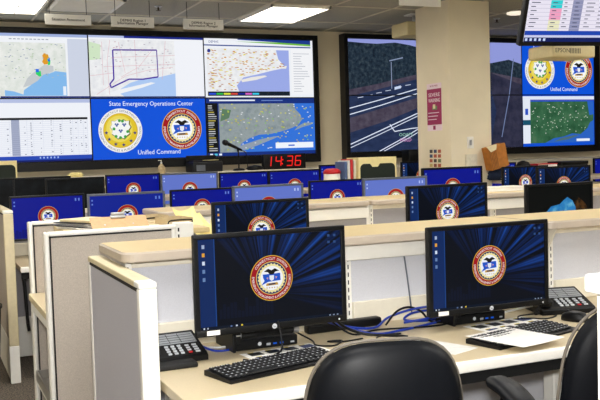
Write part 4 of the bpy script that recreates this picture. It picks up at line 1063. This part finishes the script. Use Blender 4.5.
# ------------------------------------------------------------------ office chairs
def office_chair(x, y, rz, label, backw, z0, z1, lean=8, armz=.665, backy=-.27, n=2.9):
    t = thing('office_chair', label, 'chair', (x, y, 0), rz, 'black office chairs')
    def cushion(w, hgt, th, curve, nexp, mat, z_c, tilt, yoff, taper=0):
        m = MB(); R_, A_ = 12, 56; vs = []; fs = []
        T = Matrix.Translation((0, yoff, z_c)) @ Matrix.Rotation(math.radians(tilt), 4, 'X')
        for side in (1, -1):
            for k in range(R_ + 1):
                rho = k / R_
                for i in range(A_):
                    a = 2 * PI * i / A_; ca, sa = math.cos(a), math.sin(a)
                    r = (abs(ca) ** nexp + abs(sa) ** nexp) ** (-1 / nexp)
                    px = rho * r * ca * w / 2; pz = rho * r * sa * hgt / 2
                    px *= 1 - taper * (pz / hgt + .0)
                    off = side * th / 2 * (max(0, 1 - rho ** 3.2)) ** .5
                    vs.append(T @ Vector((px, off + curve * (px / (w / 2)) ** 2 - .02 * math.cos(pz / hgt * 3), pz)))
        base = (R_ + 1) * A_
        for s_ in (0, 1):
            for k in range(R_):
                for i in range(A_):
                    j = (i + 1) % A_; q = [s_ * base + k * A_ + i, s_ * base + k * A_ + j, s_ * base + (k + 1) * A_ + j, s_ * base + (k + 1) * A_ + i]
                    if k == 0: q = [q[0], q[2], q[3]]
                    fs.append(q)
        m.add(vs, fs, mat, True)
        o = m
        bm = bmesh.new()
        return o
    hc = (z0 + z1) / 2
    c = cushion(backw, z1 - z0, .075, .035, n, LEATHER, hc, lean, backy, .12).build('backrest', t)
    bm = bmesh.new(); bm.from_mesh(c.data); bmesh.ops.remove_doubles(bm, verts=bm.verts[:], dist=.0004); bmesh.ops.recalc_face_normals(bm, faces=bm.faces[:]); bm.to_mesh(c.data); bm.free()
    # piping round the rim
    P = []
    T = Matrix.Translation((0, backy, hc)) @ Matrix.Rotation(math.radians(lean), 4, 'X')
    for i in range(61):
        a = 2 * PI * i / 60; ca, sa = math.cos(a), math.sin(a); r = (abs(ca) ** n + abs(sa) ** n) ** (-1 / n)
        px = r * ca * backw / 2 * 1.006; pz = r * sa * (z1 - z0) / 2 * 1.006; px *= 1 - .12 * pz / (z1 - z0)
        P.append(T @ Vector((px, .010 + .035 * (px / (backw / 2)) ** 2 - .02 * math.cos(pz / (z1 - z0) * 3), pz)))
    MB().tube(P, .0045, TAUPE, 8, False).build('piping', t)
    sc = MB()
    prof = [(.02, .0), (.85, 0), (.98, .02), (1, .045), (.96, .07), (.8, .085), (.4, .09), (.02, .088)]
    A_ = 48; vs = []; fs = []
    for r_, z in prof:
        for i in range(A_):
            a = 2 * PI * i / A_; ca, sa = math.cos(a), math.sin(a); k = (abs(ca) ** 3.4 + abs(sa) ** 3.4) ** (-1 / 3.4)
            vs.append((.245 * r_ * k * ca, .01 + .235 * r_ * k * sa, .40 + z))
    for k in range(len(prof) - 1):
        for i in range(A_): fs.append([k * A_ + i, k * A_ + (i + 1) % A_, (k + 1) * A_ + (i + 1) % A_, (k + 1) * A_ + i])
    fs += [list(range(A_))[::-1], [(len(prof) - 1) * A_ + i for i in range(A_)]]
    sc.add(vs, fs, LEATHER, True); sc.build('seat', t)
    MB().box(-.10, .10, -.10, .12, .365, .402, BLACK, .008, 3).tube([(0, -.08, .385), (0, -.24, .385), (0, backy - .045, .46), (0, backy - .045, .60)], .02, BLACK, 10).build('mechanism', t)
    MB().cyl((0, 0, .10), .026, .27, BLACK, 20).cyl((0, 0, .23), .018, .14, SILVER, 16).build('column', t)
    for k in range(5):
        a = math.radians(90 + 72 * k); R2 = Matrix.Rotation(a, 4, 'Z')
        lg = MB(); lg.prism([(.0, .075), (.0, .12), (.06, .115), (.28, .078), (.29, .062), (.27, .058)], -.018, .018, BLACK, Matrix.Rotation(a, 4, 'Z'), plane='xz')
        l = lg.build('leg', t)
        cs = MB().cyl((.265, -.022, .0275), .0275, .018, BLACKM, 18, 'y', M=R2).cyl((.265, .004, .0275), .0275, .018, BLACKM, 18, 'y', M=R2).cyl((.265, 0, .03), .008, .035, SILVER, 10, M=R2)
        cs.build('caster', l)
    for sx in (-1, 1):
        ar = MB()
        # padded arm, drooping towards the rear
        vs = []; fs = []; n_ = 14; q = 12
        for i in range(n_ + 1):
            u = i / n_; yy = .14 - .25 * u; zz = armz + .0 - .045 * max(0, (u - .35)) ** 1.6 * 1.6
            ww = .038 * (1 - (2 * u - 1) ** 6) ** .5 + .004; hh = .017 * (1 - (2 * u - 1) ** 8) ** .5 + .002
            for j in range(q):
                b = 2 * PI * j / q; cb, sb = math.cos(b), math.sin(b); k = (abs(cb) ** 3 + abs(sb) ** 3) ** (-1 / 3)
                vs.append((sx * .27 + ww * k * cb, yy, zz + hh * k * sb))
        for i in range(n_):
            for j in range(q): fs.append([i * q + j, i * q + (j + 1) % q, (i + 1) * q + (j + 1) % q, (i + 1) * q + j])
        fs += [list(range(q))[::-1], [n_ * q + j for j in range(q)]]
        ar.add(vs, fs, LEATHER, True); o = ar.build('arm_pad', t)
        MB().tube([(sx * .27, .04, armz - .012), (sx * .285, .04, armz - .12), (sx * .27, .03, .43), (sx * .20, .03, .395), (sx * .08, .02, .388)], .017, BLACK, 10).build('arm_bracket', o)
    return t
office_chair(1.125, 2.16, -15, 'black office chair in front of the left front monitor', .415, .50, .948, n=3.1)
office_chair(1.87, 2.05, -12, 'black office chair at the right front, beside the white end post', .50, .50, 1.00, armz=.685)

# partition in front of the right chair
t = thing('end_panel', 'white end post with rounded cap at the right edge of the view', 'panel', (.915, 1.0, 0), 0)
MB().box(.0, .15, -.05, .0, 0, 1.199, WHITE, .006, 3).build('end_post', t)
MB().box(.15, 1.6, -.045, .0, .1, 1.199, FAB).box(.15, 1.6, -.045, .0, .0, .1, WHITE).build('fabric', t)
MB().box(-.018, 1.6, -.06, .006, 1.199, 1.227, WHITE, .006, 4).build('cap', t)

# ------------------------------------------------------------------ things on the far counters and the ledge
ZL = 1.2503
t = thing('printer', 'small dark printer with open lid standing under the blue slide screen', 'printer', (2.64, 8.34, ZL), 0)
MB().box(-.155, .155, -.12, .14, 0, .10, DGREY, .01, 3).box(-.12, -.03, -.123, -.119, .01, .07, MGREY).build('body', t)
MB().box(-.155, .155, .10, .115, .10, .165, BLACK, .004).box(-.14, .15, -.10, .08, .10, .112, BLACK, .004).build('lid', t)
MB().box(.0, .12, -.09, .05, .1125, .118, PAPERC).build('paper', t)
t = thing('microphone', 'black gooseneck microphone pointing left, on a stand beside the clock', 'microphone', (2.99, 8.30, ZL), 0)
MB().lathe([(.06, 0), (.06, .012), (.045, .02), (.012, .024)], BLACK).cyl((0, 0, .02), .0075, .185, BLACK, 10).build('stand', t)
MB().cyl((-.004, 0, .19), .012, .035, BLACK, 12).build('clip', t)
Mm = Matrix.Translation((.035, 0, .205)) @ Matrix.Rotation(math.radians(-65), 4, 'Y')
MB().lathe([(.011, 0), (.016, .10), (.019, .155), (.019, .16)], BLACK, M=Mm).build('handle', t)
MB().lathe([(.019, .16), (.027, .172), (.029, .19), (.024, .21), (.012, .22)], DGREY, M=Mm).build('grille', t)
MB().tube([(.03, 0, .205), (.075, 0, .18), (.095, .01, .12), (.10, .02, .01)], .004, BLACK, 7).build('cord', t)
lumpy('conference_phone', 'low black device between the microphone and the clock', 'phone', (3.16, 8.28, ZL), .085, .07, .05, BLACK, 9)
t = thing('digital_clock', 'black digital clock with glowing red 14:36', 'clock', (3.47, 8.27, ZL), 0)
MB().box(-.235, .235, -.03, .03, .0, .155, BLACK, .006, 3).build('housing', t)
SEG = emis('led_red', '#ff0a04', .95, .01)
A = Art(y0=-.0305)
def digit(x, z, w, h, on):
    y = A._y(); th = .0105; sl = .12
    sg = {'a': (0, h, w, h), 'b': (w, h, w, h / 2), 'c': (w, h / 2, w, 0), 'd': (0, 0, w, 0), 'e': (0, 0, 0, h / 2), 'f': (0, h / 2, 0, h), 'g': (0, h / 2, w, h / 2)}
    for c in on:
        a, b, c2, d2 = sg[c]; A.line([(x + a + b * sl, z + b), (x + c2 + d2 * sl, z + d2)], th, SEG, y)
for i, (dx, on) in enumerate(((-.215, 'bc'), (-.105, 'bcfg'), (.02, 'abcdg'), (.112, 'acdefg'))): digit(dx, .034, .058, .096, on)
A.disc(-.03, .055, .008, SEG, 12); A.disc(-.024, .095, .008, SEG, 12)
A.mb.build('numerals', t, fixn=False)
t = thing('bottle', 'small tan squeeze bottle on the ledge under Unified Command', 'bottle', (2.185, 8.28, ZL), 0)
MB().lathe([(.036, 0), (.036, .05), (.030, .07), (.014, .09), (.009, .095)], pm('tan_bottle', '#c9b48a', .5)).build('body', t); MB().lathe([(.011, .095), (.011, .11), (.004, .118), (.004, .13)], WHITE).box(-.03, .004, -.004, .004, .125, .132, WHITE).build('pump', t)
lumpy('crumpled_paper', 'pale crumpled papers on the ledge under the spreadsheet screen', 'paper', (1.36, 8.25, ZL), .075, .05, .045, PAPERC, 3, 20)
def file_box(name, label, x, y, z, w, d, h, notch):
    t = thing(name, label, 'box', (x, y, z), 0)
    DG = pm('dark_green_card', '#0f1d14', .7, var=.1); CB = pm('cream_card', '#f3e4a8', .6, var=.03)
    MB().box(-w / 2, w / 2, -d / 2, -d / 2 + .006, 0, h, CB, .002).box(-w / 2, w / 2, d / 2 - .006, d / 2, 0, h, CB).box(-w / 2, -w / 2 + .005, -d / 2 + .006, d / 2 - .006, 0, h, CB).box(w / 2 - .005, w / 2, -d / 2 + .006, d / 2 - .006, 0, h, CB).box(-w / 2, w / 2, -d / 2, d / 2, 0, .005, CB).build('body', t)
    A = Art(y0=-d / 2 - .0002)
    P = []
    x0, x1, top = -w * .46, w * .46, h * .78
    for i in range(9): a = PI - PI / 2 * i / 8; P.append((x0 + .04 + .04 * math.cos(a), top - .04 + .04 * math.sin(a)))
    if notch: P += [(x0 + w * .26, top), (x0 + w * .32, top - .028), (x0 + w * .46, top - .028), (x0 + w * .52, top)]
    for i in range(9): a = PI / 2 - PI / 2 * i / 8; P.append((x1 - .04 + .04 * math.cos(a), top - .04 + .04 * math.sin(a)))
    P += [(x1, .01), (x0, .01)]
    A.poly(P, DG); A.mb.build('front_panel', t, fixn=False)
    return t
file_box('file_box', 'cream file box with dark notched front, left of the pillar', 3.625, 6.67, 1.1103, .37, .22, .245, True)
file_box('file_box', 'cream box with dark rounded front at the left edge, under the spreadsheet screen', .66, 8.28, ZL, .35, .20, .17, False)
for i, (c, hh, lb) in enumerate((('#5a6f9a', .215, 'blue-grey folder leftmost beside the cream file box'), ('#e8e6e0', .225, 'white folder beside the cream file box'), ('#c82a2a', .235, 'red-tipped folder beside the cream file box'), ('#d8d0c0', .225, 'beige folder touching the cream file box'))):
    tag(rbox(3.325 + .028 * i, 3.347 + .028 * i, 6.59, 6.78, 1.1103, 1.1103 + hh, pm('folder_' + c, c, .6), .003).build('folder'), lb, 'folder', 'upright folders beside the file box')
t = thing('canister', 'white canister with a red lid in front of a half-hidden blue monitor', 'canister', (3.235, 6.66, 1.1103), 0)
MB().lathe([(.068, 0), (.071, .01), (.071, .115), (.066, .12)], WHITE, seg=28).build('body', t); MB().lathe([(.074, .116), (.076, .132), (.062, .152), (.042, .160), (.01, .162)], RED, seg=28).build('lid', t)
# right of the pillar
lumpy('jacket', 'dark navy jacket heaped behind the orange cardboard box', 'jacket', (4.88, 6.484, 1.1103), .17, .045, .12, NAVYF, 6)
t = thing('cardboard_box', 'orange-brown accordion cardboard box tilted on the counter by the pillar', 'box', (4.71, 6.463, 1.20), 0)
Mt = Matrix.Rotation(math.radians(-13), 4, 'Y')
MB().box(0, .19, -.05, .05, 0.0, .21, CARD, .003, 2, Mt).build('body', t)
f = MB()
for i in range(6): f.box(-.006, .06, -.052 + .0, -.049, .02 + 0, .021, CARD, 0, 2, Mt)
f = MB()
for i in range(5): f.box(.006 + .016 * i, .011 + .016 * i, -.0535, -.0495, .005, .205, CARDD, 0, 2, Mt)
f.build('pleat', t)
MB().prism([(-.02, .225), (.095, .222), (.08, .175), (.02, .165)], -.056, -.053, pm('cream_flap', '#efe0b8', .6), Mt, plane='xz').build('flap', t)
stack('paper_stack', 'pile of beige papers on the counter right of the pillar', 'papers', (4.90, 6.40, 1.1103), .15, .06, 12, [PAPERC, PAPER, CAP], 5, 10, .004, 8)
t = thing('ring_binder', 'flat white binder on the second-row counter beside the cave picture monitor', 'binder', (3.80, 5.16, 1.0975), -6)
MB().box(-.22, .22, -.10, .10, 0, .004, WHITE, .001).box(-.22, .22, -.10, .10, .026, .030, WHITE, .001).box(.214, .22, -.10, .10, .004, .026, WHITE, .001).build('cover', t); MB().box(-.21, .205, -.095, .095, .005, .025, PAPER).build('pages', t)
t = thing('cap', 'dark cap lying on the counter between the box and the red book', 'hat', (5.24, 6.66, 1.1103), 0)
MB().lathe([(.09, 0), (.092, .04), (.08, .10), (.05, .15), (.01, .165)], BLACKM).build('crown', t); MB().prism([(.09 * math.cos(a) * 1.0 + 0, -.05 - .09 * abs(math.sin(a))) for a in [PI * i / 10 for i in range(11)]], .0, .006, BLACKM).build('brim', t)
t = thing('book', 'red book on the counter behind the cave picture and ray monitors', 'book', (5.47, 6.68, 1.1103), 0)
MB().box(-.12, .12, -.09, .09, 0, .008, RED, .001).box(-.12, .12, -.09, .09, .122, .13, RED, .001).box(-.12, -.112, -.09, .09, .008, .122, RED).build('cover', t); MB().box(-.11, .115, -.085, .085, .009, .121, PAPER).build('pages', t)
t = thing('desk_scanner', 'low black box on the counter behind the second ray monitor', 'scanner', (5.79, 6.68, 1.1103), 0)
MB().box(-.16, .16, -.10, .10, 0, .11, DGREY, .006, 3).build('body', t); MB().box(-.165, .165, -.105, .105, .11, .142, BLACK, .008, 3).build('lid', t)
tag(rbox(4.91, 5.035, 8.18, 8.34, ZL, ZL + .16, BLACK, .01, 3).build('loudspeaker'), 'small black loudspeaker on the ledge at the left edge of the pillar', 'speaker')
# far left: waste bin and hanging cables under the third row
t = thing('waste_bin', 'black waste bin on the carpet at the left edge', 'bin', (.30, 5.75, 0), 0)
MB().lathe([(.115, 0), (.12, .02), (.15, .50), (.158, .50), (.158, .52), (.146, .52), (.116, .03), (.05, .025)], BLACKM, seg=28).build('body', t)
for i, (x, y, lb) in enumerate(((.60, 5.80, 'black cable hanging under the third row desk, nearer the end panel'), (.645, 5.82, 'second black cable hanging under the third row desk'))):
    cable('hanging_cable', lb, [(x, y, .657), (x + .005, y, .6), (x + .012, y, .40), (x + .02, y + .01, .32 + .03 * i)], .011, BLACK)

# ------------------------------------------------------------------ light
w = bpy.data.worlds.new('world'); S.world = w; w.use_nodes = True
w.node_tree.nodes['Background'].inputs[0].default_value = (.9, .95, 1, 1); w.node_tree.nodes['Background'].inputs[1].default_value = .0
# camera flash just above the lens
ld = bpy.data.lights.new('flash', 'AREA'); ld.energy = 75; ld.size = .12; ld.color = (1, .98, .95)
lo = bpy.data.objects.new('flash', ld); COL.objects.link(lo)

# ------------------------------------------------------------------ camera
yaw, pitch, roll, fpx = .414606, .0552074, .0301998, 870.19
cy, sy, cp, sp = math.cos(yaw), math.sin(yaw), math.cos(pitch), math.sin(pitch)
f = Vector((sy * cp, cy * cp, -sp)); r = Vector((cy, -sy, 0)); d = f.cross(r)
cr, sr = math.cos(roll), math.sin(roll)
r2 = cr * r + sr * d; d2 = -sr * r + cr * d
cd = bpy.data.cameras.new('camera'); cam = bpy.data.objects.new('camera', cd); COL.objects.link(cam)
M = Matrix.Identity(4)
for i in range(3): M[i][0] = r2[i]; M[i][1] = -d2[i]; M[i][2] = -f[i]
M.translation = Vector((0, 0, 1.42)); cam.matrix_world = M
cd.sensor_width = 36; cd.lens = fpx / 600 * 36; cd.clip_start = .02; cd.clip_end = 60
S.camera = cam
lo.matrix_world = Matrix.Translation(-d2 * .15) @ M

S.view_settings.view_transform = 'Standard'; S.view_settings.look = 'None'; S.view_settings.gamma = 1
S.view_settings.use_curve_mapping = False; S.view_settings.exposure = 0
S.cycles.use_denoising = True
S.cycles.max_bounces = 8
